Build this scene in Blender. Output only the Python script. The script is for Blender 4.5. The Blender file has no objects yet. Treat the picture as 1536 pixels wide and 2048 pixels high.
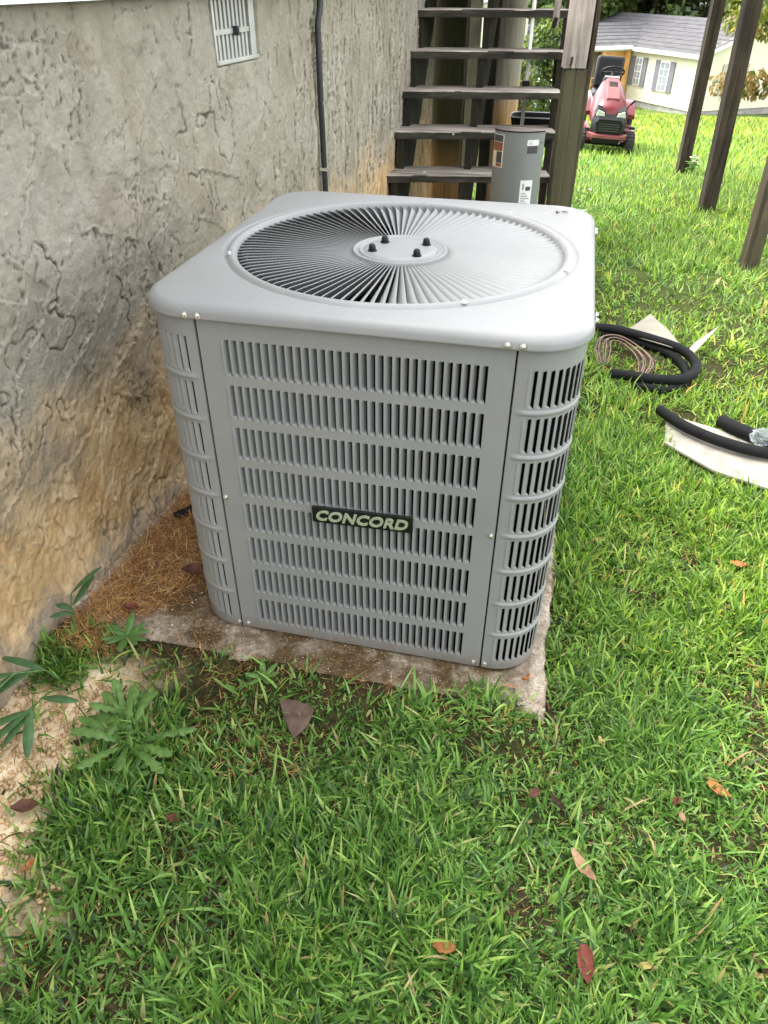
import bpy, math, random
import numpy as np
from mathutils import Vector, Matrix

S = bpy.context.scene
COL = S.collection
rng = np.random.default_rng(7)
random.seed(7)
R = math.radians

# ------------------------------------------------------------------ camera, sky, sun, exposure
cam = bpy.data.cameras.new('camera')
cam.sensor_fit = 'HORIZONTAL'; cam.sensor_width = 36.0
cam.lens = 36.0 * 1459.88 / 1536.0
cam.clip_start = 0.02; cam.clip_end = 400
camo = bpy.data.objects.new('camera', cam); COL.objects.link(camo)
camo.location = (0.3622, -1.7183, 1.4162)
camo.rotation_euler = (0.9340, -0.0034, 0.2279)
S.camera = camo

SUN_EL, SUN_AZ = R(58), R(278)         # azimuth from +y towards +x: the sun stands behind the house on the left
w = bpy.data.worlds.new('World'); S.world = w; w.use_nodes = True
wn = w.node_tree; bg = wn.nodes['Background']
sky = wn.nodes.new('ShaderNodeTexSky'); sky.sky_type = 'NISHITA'; sky.sun_disc = False
sky.sun_elevation = SUN_EL; sky.sun_rotation = SUN_AZ
sky.air_density = 0.7; sky.dust_density = 2.5; sky.ozone_density = 0.6
hsv = wn.nodes.new('ShaderNodeHueSaturation'); hsv.inputs['Saturation'].default_value = 0.12
wn.links.new(sky.outputs[0], hsv.inputs['Color']); wn.links.new(hsv.outputs[0], bg.inputs[0])
bg.inputs[1].default_value = 0.15
sun = bpy.data.lights.new('sun', 'SUN'); sun.energy = 0.5; sun.angle = R(28); sun.color = (1, .93, .78)
suno = bpy.data.objects.new('sun', sun); COL.objects.link(suno)
sd = Vector((math.sin(SUN_AZ)*math.cos(SUN_EL), math.cos(SUN_AZ)*math.cos(SUN_EL), math.sin(SUN_EL)))
suno.rotation_euler = sd.to_track_quat('Z', 'Y').to_euler()
suno.location = (4, 4, 6)
S.view_settings.view_transform = 'Standard'
S.view_settings.look = 'None'
S.view_settings.exposure = 2.95
S.view_settings.gamma = 1.0
S.view_settings.use_curve_mapping = False
S.cycles.max_bounces = 6
S.cycles.transparent_max_bounces = 8

# ------------------------------------------------------------------ helpers
def hash2(ix, iy, seed):
    n = (ix.astype(np.int64)*374761393 + iy.astype(np.int64)*668265263 + seed*1442695041) & 0xffffffff
    n = ((n ^ (n >> 13)) * 1274126177) & 0xffffffff
    n = n ^ (n >> 16)
    return (n & 0xffffff) / float(0xffffff)
def vnoise(x, y, seed=0):
    x = np.asarray(x, float); y = np.asarray(y, float)
    ix = np.floor(x); iy = np.floor(y); fx = x-ix; fy = y-iy
    ix = ix.astype(np.int64); iy = iy.astype(np.int64)
    ux = fx*fx*(3-2*fx); uy = fy*fy*(3-2*fy)
    a = hash2(ix, iy, seed); b = hash2(ix+1, iy, seed); c = hash2(ix, iy+1, seed); d = hash2(ix+1, iy+1, seed)
    return (a*(1-ux)+b*ux)*(1-uy) + (c*(1-ux)+d*ux)*uy
def fbm(x, y, seed=0, octv=4, gain=.5):
    s = 0; a = 1; t = 0
    for o in range(octv):
        s = s + a*vnoise(x*2**o, y*2**o, seed+o*17); t += a; a *= gain
    return s/t
def sstep(a, b, x):
    t = np.clip((x-a)/(b-a), 0, 1); return t*t*(3-2*t)

_ys = np.linspace(-6, 80, 4301)
_g = np.interp(_ys, [-6, 2.2, 5, 9.3, 36, 46, 60, 80], [-.05, -.05, -.16, -.455, -3.62, -4.90, -5.2, -5.2])
_g = np.convolve(np.pad(_g, 20, 'edge'), np.ones(41)/41, 'valid')
def ground_z(x, y):
    x = np.asarray(x, float); y = np.asarray(y, float)
    z = np.interp(y, _ys, _g)
    z = z + (fbm(x*1.7+31, y*1.7+9, 5, 3)-.5)*.035*sstep(.0, 1.5, np.hypot(np.maximum(0, np.abs(x)-.5), np.maximum(0, np.abs(y)-.6))*2)
    z = z + .043*sstep(-.72, -.57, y)*sstep(.56, .36, x)*(y < -.3)*(x > -1.2)
    return z
def gz(x, y): return float(ground_z(np.array([x]), np.array([y]))[0])

def link(o, parent=None):
    COL.objects.link(o)
    if parent is not None: o.parent = parent
    return o
def tag(o, label=None, cat=None, group=None, kind=None):
    if label: o['label'] = label
    if cat: o['category'] = cat
    if group: o['group'] = group
    if kind: o['kind'] = kind
    return o
def empty(name, label, cat, loc=(0, 0, 0), rz=0.0, group=None, rot=None):
    o = bpy.data.objects.new(name, None); COL.objects.link(o); o.empty_display_size = .1
    o.location = loc; o.rotation_euler = rot if rot else (0, 0, rz)
    return tag(o, label, cat, group)
def mesh_obj(name, V, F, mat=None, parent=None, smooth=False, loc=None, autos=None):
    me = bpy.data.meshes.new(name)
    me.from_pydata([tuple(map(float, v)) for v in V], [], [tuple(int(i) for i in f) for f in F])
    me.validate()
    if smooth: me.shade_smooth()
    o = bpy.data.objects.new(name, me)
    if mat: me.materials.append(mat)
    link(o, parent)
    if loc is not None: o.location = loc
    if autos is not None:
        me.shade_smooth(); me.set_sharp_from_angle(angle=R(autos))
    return o
def mesh_np(name, V, faces, mat=None, parent=None, smooth=False, col=None):
    """faces: list of int arrays (n,k), joined in one mesh with numpy"""
    me = bpy.data.meshes.new(name)
    V = np.ascontiguousarray(V, dtype=np.float32)
    me.vertices.add(len(V)); me.vertices.foreach_set('co', V.ravel())
    tot = sum(f.size for f in faces); nf = sum(len(f) for f in faces)
    li = np.concatenate([f.ravel() for f in faces]).astype(np.int32)
    st = []; o = 0
    for f in faces:
        st.append(np.arange(len(f))*f.shape[1]+o); o += f.size
    st = np.concatenate(st).astype(np.int32)
    me.loops.add(tot); me.loops.foreach_set('vertex_index', li)
    me.polygons.add(nf); me.polygons.foreach_set('loop_start', st)
    me.update(calc_edges=True)
    if smooth: me.polygons.foreach_set('use_smooth', np.ones(nf, bool))
    if col is not None:
        a = me.color_attributes.new('tint', 'FLOAT_COLOR', 'POINT')
        c = np.ones((len(V), 4), np.float32); c[:, :col.shape[1]] = col
        a.data.foreach_set('color', c.ravel())
    if mat: me.materials.append(mat)
    ob = bpy.data.objects.new(name, me)
    return link(ob, parent)

class MB:
    def __init__(s): s.v = []; s.f = []
    def add(s, V, F):
        b = len(s.v); s.v += [tuple(v) for v in V]; s.f += [tuple(i+b for i in f) for f in F]; return s
    def box(s, c, d, rot=None, taper=1.0):
        M = rot if rot is not None else Matrix.Identity(3)
        V = []
        for z in (-1, 1):
            k = 1.0 if z < 0 else taper
            for x, y in ((-1, -1), (1, -1), (1, 1), (-1, 1)):
                V.append(Vector(c) + M @ Vector((x*d[0]/2*k, y*d[1]/2*k, z*d[2]/2)))
        return s.add(V, [(3, 2, 1, 0), (4, 5, 6, 7), (0, 1, 5, 4), (1, 2, 6, 5), (2, 3, 7, 6), (3, 0, 4, 7)])
    def tube(s, pts, r, n=8, cap=True):
        pts = [Vector(p) for p in pts]; rr = r if hasattr(r, '__len__') else [r]*len(pts)
        V = []; F = []; up = None
        for i, p in enumerate(pts):
            t = (pts[min(i+1, len(pts)-1)] - pts[max(i-1, 0)]).normalized()
            if up is None:
                up = Vector((0, 0, 1)) if abs(t.z) < .9 else Vector((1, 0, 0))
            a = t.cross(up).normalized(); b = a.cross(t).normalized(); up = b
            for k in range(n):
                q = 2*math.pi*k/n
                V.append(p + (a*math.cos(q) + b*math.sin(q))*rr[i])
        for i in range(len(pts)-1):
            for k in range(n):
                F.append((i*n+k, i*n+(k+1) % n, (i+1)*n+(k+1) % n, (i+1)*n+k))
        if cap:
            F.append(tuple(range(n))[::-1]); F.append(tuple((len(pts)-1)*n+k for k in range(n)))
        return s.add(V, F)
    def lathe(s, prof, n=24, M=None):
        V = []; F = []
        for r, z in prof:
            for k in range(n):
                q = 2*math.pi*k/n; p = Vector((r*math.cos(q), r*math.sin(q), z))
                V.append(M @ p if M is not None else p)
        for i in range(len(prof)-1):
            for k in range(n):
                F.append((i*n+k, i*n+(k+1) % n, (i+1)*n+(k+1) % n, (i+1)*n+k))
        return s.add(V, F)
    def prism(s, poly, h0, h1, M=None):
        n = len(poly); V = [Vector((x, y, h)) for h in (h0, h1) for x, y in poly]
        if M is not None: V = [M @ v for v in V]
        F = [tuple(range(n))[::-1], tuple(range(n, 2*n))] + [(i, (i+1) % n, n+(i+1) % n, n+i) for i in range(n)]
        return s.add(V, F)
    def build(s, name, mat, parent=None, autos=None, bevel=0, loc=None, seg=2):
        o = mesh_obj(name, s.v, s.f, mat, parent, loc=loc, autos=autos)
        if bevel:
            m = o.modifiers.new('bevel', 'BEVEL'); m.width = bevel; m.segments = seg; m.limit_method = 'ANGLE'
        return o

def cc(c): return (c[0], c[1], c[2], 1.0)
class NT:
    def __init__(s, name, rough=.6, metal=0.0, spec=.5):
        s.m = bpy.data.materials.new(name); s.m.use_nodes = True
        s.t = s.m.node_tree; s.b = s.t.nodes['Principled BSDF']
        s.b.inputs['Roughness'].default_value = rough; s.b.inputs['Metallic'].default_value = metal
        s.b.inputs['Specular IOR Level'].default_value = spec
    def n(s, t, **k):
        x = s.t.nodes.new(t)
        for a, v in k.items(): setattr(x, a, v)
        return x
    def l(s, a, b): s.t.links.new(a, b)
    def coord(s, scale=(1, 1, 1), kind='Object', rot=(0, 0, 0)):
        tc = s.n('ShaderNodeTexCoord'); mp = s.n('ShaderNodeMapping'); mp.inputs['Scale'].default_value = scale
        mp.inputs['Rotation'].default_value = rot
        if kind == 'World':
            g = s.n('ShaderNodeNewGeometry'); s.l(g.outputs['Position'], mp.inputs[0])
        else: s.l(tc.outputs[kind], mp.inputs[0])
        return mp.outputs[0]
    def noise(s, vec, scale, detail=5, rough=.55, dist=0):
        x = s.n('ShaderNodeTexNoise'); x.inputs['Scale'].default_value = scale; x.inputs['Detail'].default_value = detail
        x.inputs['Roughness'].default_value = rough; x.inputs['Distortion'].default_value = dist
        s.l(vec, x.inputs['Vector']); return x.outputs['Fac']
    def ramp(s, fac, stops):
        x = s.n('ShaderNodeValToRGB'); r = x.color_ramp
        while len(r.elements) < len(stops): r.elements.new(.5)
        for e, (p, c) in zip(r.elements, stops):
            e.position = p; e.color = cc(c) if hasattr(c, '__len__') else (c, c, c, 1)
        s.l(fac, x.inputs[0]); return x.outputs[0]
    def mix(s, fac, a, b, mode='MIX'):
        x = s.n('ShaderNodeMix', data_type='RGBA', blend_type=mode)
        for sock, v in ((x.inputs[0], fac), (x.inputs[6], a), (x.inputs[7], b)):
            if hasattr(v, 'links'): s.l(v, sock)
            elif hasattr(v, '__len__'): sock.default_value = cc(v)
            else: sock.default_value = v
        return x.outputs[2]
    def math(s, op, a, b=0.0):
        x = s.n('ShaderNodeMath', operation=op)
        for sock, v in ((x.inputs[0], a), (x.inputs[1], b)):
            if hasattr(v, 'links'): s.l(v, sock)
            else: sock.default_value = v
        return x.outputs[0]
    def sep(s, v):
        x = s.n('ShaderNodeSeparateXYZ'); s.l(v, x.inputs[0]); return x.outputs
    def color(s, c):
        if hasattr(c, 'links'): s.l(c, s.b.inputs['Base Color'])
        else: s.b.inputs['Base Color'].default_value = cc(c)
    def rough(s, r): s.l(r, s.b.inputs['Roughness'])
    def bump(s, h, strength=.5, dist=.01):
        x = s.n('ShaderNodeBump'); x.inputs['Strength'].default_value = strength; x.inputs['Distance'].default_value = dist
        s.l(h, x.inputs['Height']); s.l(x.outputs[0], s.b.inputs['Normal'])

def plain(name, c, rough=.6, metal=0.0, var=.15, scale=6, bump=0.0, spec=.5):
    m = NT(name, rough, metal, spec); v = m.coord()
    f = m.noise(v, scale, 5)
    m.color(m.ramp(f, [(.3, [x*(1-var) for x in c]), (.7, [min(1, x*(1+var)) for x in c])]))
    if bump: m.bump(m.noise(v, scale*12, 4), bump, .002)
    return m.m
def wood(name, c1, c2, axis='Z', scale=1.0, rough=.85, crack=.5, green=None):
    m = NT(name, rough, spec=.25)
    sc = {'X': (1.2, 16, 16), 'Y': (16, 1.2, 16), 'Z': (16, 16, 1.2)}[axis]
    v = m.coord(tuple(x*scale for x in sc), 'World')
    a = m.noise(v, 1.6, 6, .65, .3); b = m.noise(v, 6, 6, .7)
    big = m.noise(m.coord((1, 1, 1), 'World'), 4.5, 4)
    col = m.ramp(a, [(.28, [x*.35 for x in c1]), (.42, c1), (.62, c2), (.8, [min(1, x*1.2) for x in c2])])
    col = m.mix(m.ramp(big, [(.35, 0), (.7, .55)]), col, [x*.55 for x in c1])
    if green: col = m.mix(m.ramp(m.noise(m.coord((1, 1, .6), 'World'), 3.2, 4), [(.45, 0), (.6, .6)]), col, green)
    col = m.mix(m.ramp(b, [(.3, .6*crack), (.42, 0)]), col, [x*.2 for x in c1])
    m.color(col)
    m.bump(m.mix(.5, a, b), .8, .006)
    return m.m

# ------------------------------------------------------------------ materials
M = {}
def paint():
    m = NT('grey_enamel', .38, spec=.45); v = m.coord((1, 1, 1), 'World')
    a = m.noise(v, 3.5, 4); b = m.noise(v, 260, 3); sp = m.noise(v, 60, 5, .7)
    c = m.ramp(a, [(.3, (.236, .240, .239)), (.7, (.262, .266, .265))])
    c = m.mix(m.ramp(sp, [(.64, 0), (.72, .30)]), c, (.205, .19, .16))
    zz = m.sep(v)[2]; k = m.n('ShaderNodeMapRange'); m.l(m.math('ADD', zz, m.math('MULTIPLY', m.math('SUBTRACT', sp, .5), .10)), k.inputs[0]); k.inputs[1].default_value = .0; k.inputs[2].default_value = .05; k.inputs[3].default_value = .55; k.inputs[4].default_value = 0
    c = m.mix(k.outputs[0], c, (.16, .125, .085))
    st_ = m.noise(m.coord((26, 26, 1.4), 'World'), 1.3, 5, .6); c = m.mix(m.ramp(st_, [(.56, 0), (.75, .22)]), c, (.33, .33, .31))
    m.color(c); m.rough(m.ramp(a, [(.3, .34), (.7, .46)])); m.bump(b, .06, .0006); return m.m
M['paint'] = paint()
M['dark'] = plain('dark_interior', (.005, .005, .005), .8, 0, .2, 6, 0, .1)
M['coil'] = plain('coil_fins', (.004, .004, .0045), .8, 0, .3, 6, 0, .05)
M['screw'] = plain('zinc_screw', (.78, .78, .76), .28, .9)
M['black'] = plain('black_plastic', (.007, .007, .008), .42, 0, .2, 6, 0, .3)
M['badge'] = plain('badge_black', (.008, .008, .008), .3)
M['letters'] = plain('badge_letters', (.42, .47, .33), .35, .3)
M['motor'] = plain('motor_metal', (.25, .25, .26), .4, .7)
M['galv'] = plain('galvanised_vent', (.46, .46, .43), .5, .35, .2, 12)
M['ventdark'] = plain('vent_recess', (.012, .012, .012), .9)
M['conduit'] = plain('dark_conduit', (.022, .023, .025), .5, .2, .3, 15)
M['white_siding'] = plain('white_vinyl', (.78, .79, .78), .5, 0, .04, 2)

def stucco():
    m = NT('trowelled_cement', .93, spec=.15)
    v = m.coord((1, 1, 1), 'World'); x, y, z = m.sep(v)
    big = m.noise(v, 2.3, 6, .6, .4); mid = m.noise(v, 9, 6, .65); fine = m.noise(v, 55, 6, .7); sp = m.noise(v, 150, 3)
    vs = m.coord((1, 8, 1.6), 'World'); streak = m.noise(vs, 3.2, 6, .6, .5)
    base = m.ramp(mid, [(.25, (.205, .18, .135)), (.45, (.30, .268, .21)), (.6, (.35, .32, .255)), (.8, (.44, .41, .34))])
    base = m.mix(m.ramp(big, [(.42, 0), (.62, .7)]), base, (.37, .35, .295))
    base = m.mix(m.ramp(streak, [(.5, 0), (.68, .5)]), base, (.27, .235, .18))
    # clay splashed up from the ground
    h = m.math('ADD', z, m.math('MULTIPLY', m.math('SUBTRACT', big, .5), -.9))
    h = m.math('ADD', h, m.math('MULTIPLY', m.math('SUBTRACT', mid, .5), -.35))
    h = m.math('ADD', h, m.math('MULTIPLY', m.math('MINIMUM', y, .8), -.11))
    clay = m.ramp(mid, [(.3, (.38, .235, .10)), (.5, (.57, .385, .19)), (.7, (.74, .56, .34))])
    k = m.n('ShaderNodeMapRange'); m.l(h, k.inputs[0]); k.inputs[1].default_value = .30; k.inputs[2].default_value = .62
    k.inputs[3].default_value = .95; k.inputs[4].default_value = 0.0
    base = m.mix(k.outputs[0], base, clay)
    k2 = m.n('ShaderNodeMapRange'); m.l(m.math('ADD', z, m.math('MULTIPLY', m.math('SUBTRACT', mid, .5), .35)), k2.inputs[0]); k2.inputs[1].default_value = .02; k2.inputs[2].default_value = .10
    k2.inputs[3].default_value = .7; k2.inputs[4].default_value = 0.0
    base = m.mix(k2.outputs[0], base, (.30, .27, .23))
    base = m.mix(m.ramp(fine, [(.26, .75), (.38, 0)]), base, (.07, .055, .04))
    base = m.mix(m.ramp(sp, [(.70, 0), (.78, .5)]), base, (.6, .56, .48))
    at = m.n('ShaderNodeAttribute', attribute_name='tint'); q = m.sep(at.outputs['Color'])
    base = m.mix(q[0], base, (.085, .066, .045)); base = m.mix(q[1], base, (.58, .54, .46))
    m.color(base)
    m.bump(m.mix(.35, fine, m.noise(v, 24, 6, .75, 1.2)), 1.0, .012)
    return m.m
M['stucco'] = stucco()

def ground_mat():
    m = NT('lawn_soil', .95, spec=.1)
    v = m.coord((1, 1, 1), 'World'); a = m.noise(v, 7, 6, .65); b = m.noise(v, 60, 5, .7); at = m.n('ShaderNodeAttribute', attribute_name='tint')
    soil = m.ramp(b, [(.3, (.018, .013, .008)), (.5, (.045, .032, .017)), (.7, (.10, .07, .035))])
    green = m.ramp(b, [(.3, (.010, .020, .005)), (.6, (.03, .055, .013)), (.8, (.07, .10, .028))])
    soil = m.mix(m.ramp(a, [(.35, .55), (.6, .1)]), soil, green)
    sand = m.ramp(b, [(.22, (.52, .31, .14)), (.36, (.82, .58, .33)), (.52, (.95, .78, .54)), (.8, (.98, .88, .70))])
    sp = m.sep(at.outputs['Color'])
    c = m.mix(m.math('MULTIPLY', sp[0], m.ramp(m.noise(v, 16, 6, .7), [(.3, .55), (.5, 1.0)])), soil, sand)
    # farther out the blades merge, so the sheet itself is grass coloured
    far = m.ramp(m.noise(v, 3, 6, .7), [(.3, (.07, .11, .025)), (.7, (.13, .18, .04))])
    c = m.mix(sp[1], c, far)
    c = m.mix(sp[2], c, m.ramp(b, [(.3, (.03, .025, .02)), (.7, (.09, .075, .06))]))
    m.color(c); m.bump(m.mix(.5, b, m.noise(v, 25, 5)), .9, .012); return m.m
M['ground'] = ground_mat()

def concrete():
    m = NT('dirty_concrete', .92, spec=.15)
    v = m.coord((1, 1, 1), 'World'); a = m.noise(v, 6.5, 7, .65, .4); b = m.noise(v, 40, 6, .75); c = m.noise(v, 160, 3)
    x, y, z = m.sep(v)
    pale = m.ramp(b, [(.3, (.21, .165, .12)), (.5, (.38, .315, .24)), (.7, (.64, .58, .49))])
    dirt = m.ramp(b, [(.3, (.06, .038, .02)), (.55, (.14, .09, .045)), (.75, (.28, .19, .10))])
    # wet, silty dirt gathers under the drip line of the unit and thins to the left and right edges
    g = m.math('ADD', m.math('MULTIPLY', a, 1.0), m.math('MULTIPLY', m.math('ABSOLUTE', m.math('SUBTRACT', x, .10)), -.20))
    gx = m.math('MULTIPLY', m.ramp(m.math('MULTIPLY', m.math('ADD', x, 0.0), 1.0), [(.38, 0), (.47, 1)]), -.14)
    g = m.math('ADD', g, gx)
    col = m.mix(m.ramp(g, [(.31, 0), (.50, 1)]), pale, dirt)
    col = m.mix(m.ramp(c, [(.66, 0), (.72, .8)]), col, (.72, .60, .42))
    col = m.mix(m.ramp(c, [(.30, .7), (.36, 0)]), col, (.05, .035, .02))
    m.color(col); m.bump(m.mix(.5, b, c), .9, .007); return m.m
M['concrete'] = concrete()

def leafy(name, rough=.5, trans=.35, spec=.35, bright=1.0):
    m = NT(name, rough, spec=spec); at = m.n('ShaderNodeAttribute', attribute_name='tint')
    m.color(at.outputs['Color'])
    tr = m.n('ShaderNodeBsdfTranslucent'); mx = m.n('ShaderNodeMixShader'); mx.inputs[0].default_value = trans
    g = m.mix(1.0, at.outputs['Color'], (1.25, 1.25, .7), 'MULTIPLY'); m.l(g, tr.inputs['Color'])
    out = m.t.nodes['Material Output']
    m.l(m.b.outputs[0], mx.inputs[1]); m.l(tr.outputs[0], mx.inputs[2]); m.l(mx.outputs[0], out.inputs['Surface'])
    return m.m
M['grass'] = leafy('grass_blades', .40, .42, .5)
M['leaf'] = leafy('tree_leaves', .5, .4)
M['weed'] = leafy('weed_leaves', .42, .3)
def dryleaf(name, c):
    m = NT(name, .75, spec=.25); v = m.coord(); a = m.noise(v, 60, 5, .6)
    m.color(m.ramp(a, [(.3, [x*.5 for x in c]), (.55, c), (.8, [min(1, x*1.4) for x in c])]))
    m.bump(a, .5, .002); return m.m
M['straw'] = leafy('dry_straw', .7, .15)

# ------------------------------------------------------------------ ground
WX0, WXS = -.841, .0578
def wall_x(y): return WX0 + WXS*(y+.758)
def sandmask(x, y):
    n = fbm(x*5+3, y*5+8, 11, 4)-.5; n2 = fbm(x*22, y*22, 12, 3)-.5
    d = (x + .50 + .30*(y+1.0)*.3)          # right limit of the bare strip
    a = sstep(.10, -.06, d + n*.34 + n2*.12)*sstep(-.60, -.74, y + n*.2)
    return a
def axis(a0, a1, b0, b1, fine, nout):
    core = np.arange(a0, a1+1e-6, fine)
    lo = a0 - np.geomspace(fine, a0-b0, nout)[::-1]; hi = a1 + np.geomspace(fine, b1-a1, nout)
    return np.concatenate([lo, core, hi])
gxs = axis(-.95, 1.4, -40, 55, .012, 60); gys = axis(-1.5, .8, -8, 110, .012, 110)
GX, GY = np.meshgrid(gxs, gys)
GZ = ground_z(GX, GY)
sm = sandmask(GX, GY)
nearw = ((GX > -1.2) & (GX < 1.8) & (GY < 2))
GZ = GZ + nearw*((fbm(GX*14, GY*14, 3, 4)-.5)*.018) + nearw*sm*((fbm(GX*34, GY*34, 8, 3)-.5)*.012)
padm = (GX > -.80) & (GX < .48) & (GY > -.53) & (GY < .62)
GZ = np.where(padm, GZ-.07, GZ)
nx, ny = len(gxs), len(gys)
idx = np.arange(nx*ny).reshape(ny, nx)
F = np.stack([idx[:-1, :-1], idx[:-1, 1:], idx[1:, 1:], idx[1:, :-1]], -1).reshape(-1, 4)
far = sstep(1.2, 5, GY)*sstep(.1, .6, GX+.06*(GY-4)*(GY > 4))
mulch = sstep(.5, .2, np.abs(((GX-6.5)*.567 - (GY-45.6)*.823) - 1.2)/2.2)*(((GX-6.5)*.823 + (GY-45.6)*.567) > .8)
col = np.stack([sm.ravel(), far.ravel(), np.clip(mulch, 0, 1).ravel()], 1)
g = mesh_np('ground', np.stack([GX.ravel(), GY.ravel(), GZ.ravel()], 1), [F], M['ground'], None, True, col)
tag(g, kind='structure')

# ------------------------------------------------------------------ concrete pad
def pad():
    e = .01; xs = np.arange(-.86, .492, e); ys = np.arange(-.56, .66, e)
    X, Y = np.meshgrid(xs, ys)
    ex = (fbm(Y*9, Y*0+2, 21, 4)-.5)*.03; ey = (fbm(X*7, X*0+5, 22, 4)-.5)*.045
    right = .487 + ex; front = -.548 + ey
    X2 = np.minimum(X, right); Y2 = np.maximum(Y, front)
    Z = -.004 + (fbm(X*16, Y*16, 23, 5)-.5)*.012 + (fbm(X*3, Y*3, 24, 2)-.5)*.012
    under = (np.abs(X) < .46) & (np.abs(Y) < .46)
    Z = np.where(under, np.minimum(Z, -.004), Z)
    edge = (X >= right-.004) | (Y <= front+.004)
    Z = np.where(edge, Z-.012, Z)
    n = Z.shape; V = np.stack([X2.ravel(), Y2.ravel(), Z.ravel()], 1); m0 = len(V)
    idx = np.arange(m0).reshape(n)
    F = np.stack([idx[:-1, :-1], idx[:-1, 1:], idx[1:, 1:], idx[1:, :-1]], -1).reshape(-1, 4)
    # skirts
    fr = idx[0, :]; rt = idx[:, -1]; V2 = []; Fs = []
    for line in (fr, rt):
        b = m0 + len(V2)
        for i in line: V2.append((V[i][0], V[i][1], -.12))
        for k in range(len(line)-1): Fs.append((line[k], line[k+1], b+k+1, b+k))
    V = np.concatenate([V, np.array(V2)])
    o = mesh_np('concrete_pad', V, [F, np.array(Fs)], M['concrete'], None, True)
    tag(o, 'rough dirt stained concrete slab under the grey outdoor unit', 'concrete pad')
pad()

# ------------------------------------------------------------------ house wall
house = empty('house_wall', 'cement coated house wall with metal vent and dark conduit at left', 'wall', (wall_x(0), 0, 0))
def stucco_wall():
    ys = [-2.2]
    while ys[-1] < 3.75:
        y = ys[-1]; d = max(.55, math.hypot(y+1.2, .9)); st = .0026*d if y > -1.25 else .02
        ys.append(y+max(.0034, st))
    ys = np.array(ys); zs = np.concatenate([np.linspace(-.25, -.06, 6), np.arange(-.055, 1.372, .0043)])
    Y, Z = np.meshgrid(ys, zs)
    Hh = (fbm(Y*2.2, Z*2.2, 40, 3)-.5)*.022
    r = np.random.default_rng(5)
    strokes = np.zeros_like(Hh)
    for i in range(900):
        cy = r.uniform(-1.4, 3.7); cz = r.uniform(-.1, 1.4)
        ang = r.choice([1.45, 1.7, .35, 2.6, .9]) + r.normal(0, .3) if cy < 1.2 else r.normal(1.57, .2)
        L = r.uniform(.06, .30); W = r.uniform(.022, .09); amp = r.uniform(.0018, .0065)
        i0, i1 = np.searchsorted(ys, [cy-L, cy+L]); j0, j1 = np.searchsorted(zs, [cz-L, cz+L])
        if i1-i0 < 3 or j1-j0 < 3: continue
        y = Y[j0:j1, i0:i1]-cy; z = Z[j0:j1, i0:i1]-cz
        a = y*math.cos(ang)+z*math.sin(ang); b = -y*math.sin(ang)+z*math.cos(ang)
        wob = (fbm(a*28+i, b*28, 50+i % 7, 3)-.5)
        b2 = b + wob*.030 + .9*a*a*r.uniform(-1.2, 1.2); a2 = a + wob*.05
        ins = sstep(L, L*.80, np.abs(a2))
        prof = sstep(-W, W*.9, b2)*sstep(W*1.0, W*.90, b2)      # rises slowly, drops at a ragged lip
        rn = fbm(a*45+i, b*45, 3, 2); ridge = np.exp(-((b2-W*.9)/.0030)**2)*sstep(.46, .62, rn)*1.2
        strokes[j0:j1, i0:i1] = strokes[j0:j1, i0:i1]*(1-.75*ins*(prof > .02)) + ins*(prof*amp + ridge*amp*.75)
    Hh += strokes
    st = np.where(Y > 1.0, .35, .8)
    rid = np.abs(fbm(Y*(9+4*(Y > 1)), Z*9*st, 60, 4)-.5)
    crack = sstep(.018, .0, rid)*sstep(.50, .62, fbm(Y*3, Z*3, 61, 3))
    Hh -= crack*.010
    pit = fbm(Y*34, Z*34*st, 62, 4); reg = sstep(.47, .60, fbm(Y*3.3+8, Z*3.3, 63, 3))
    Hh += (pit-.5)*(.003 + .011*reg*sstep(-.1, .7, Z+.3*(Y>0))) + (fbm(Y*60, Z*60*st, 68, 3)-.5)*.0035
    Hh -= sstep(.59, .65, pit)*reg*.007*sstep(.15, .6, Z)
    # vertical drag marks beyond the vent
    Hh += (fbm(Y*26, Z*4.5, 64, 4)-.5)*.012*sstep(.75, 1.3, Y)
    c4, s4 = math.cos(.8), math.sin(.8); a4 = Y*c4+Z*s4; b4 = -Y*s4+Z*c4
    low = sstep(.75, .25, Z)*(Y < 1.2)
    Hh += low*((fbm(a4*9, b4*48, 72, 4)-.5)*.007 + (fbm(Y*75, Z*75, 73, 3)-.5)*.0045)
    flake = sstep(.50, .53, fbm(Y*15+3, Z*15, 74, 4))*sstep(.45, .6, fbm(Y*2.5+5, Z*2.5, 75, 2)); Hh += flake*.0028
    # flared foot
    Hh += sstep(.10, -.04, Z + (fbm(Y*8, Y*0, 65, 3)-.5)*.07)*.028*(.6+.8*fbm(Y*20, Z*20, 66, 3))
    # the vent's opening is sunk in
    X = wall_x(Y) + Hh
    hole = (Y > .765) & (Y < 1.095) & (Z > 1.172) & (Z < 1.345)
    X = np.where(hole, X-.07, X)
    def blur(A, k):
        for ax in (0, 1):
            c = np.cumsum(np.pad(A, [(k+1, k) if a == ax else (0, 0) for a in (0, 1)], 'edge'), axis=ax)
            sl_a = [slice(None)]*2; sl_b = [slice(None)]*2; sl_a[ax] = slice(2*k+1, None); sl_b[ax] = slice(0, -(2*k+1)); A = (c[tuple(sl_a)]-c[tuple(sl_b)])/(2*k+1)
        return A
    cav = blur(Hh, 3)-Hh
    dirt = sstep(.0011, .0036, cav)*.8*(.45+.55*sstep(.1, .6, Z)); pale = sstep(.0012, .0040, -cav)*.32  # tint follows the relief: hollows darker, ridges paler
    n = X.shape; idx = np.arange(X.size).reshape(n)
    F = np.stack([idx[:-1, :-1], idx[:-1, 1:], idx[1:, 1:], idx[1:, :-1]], -1).reshape(-1, 4)
    V = np.stack([X.ravel()-house.location.x, Y.ravel(), Z.ravel()], 1)
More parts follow.
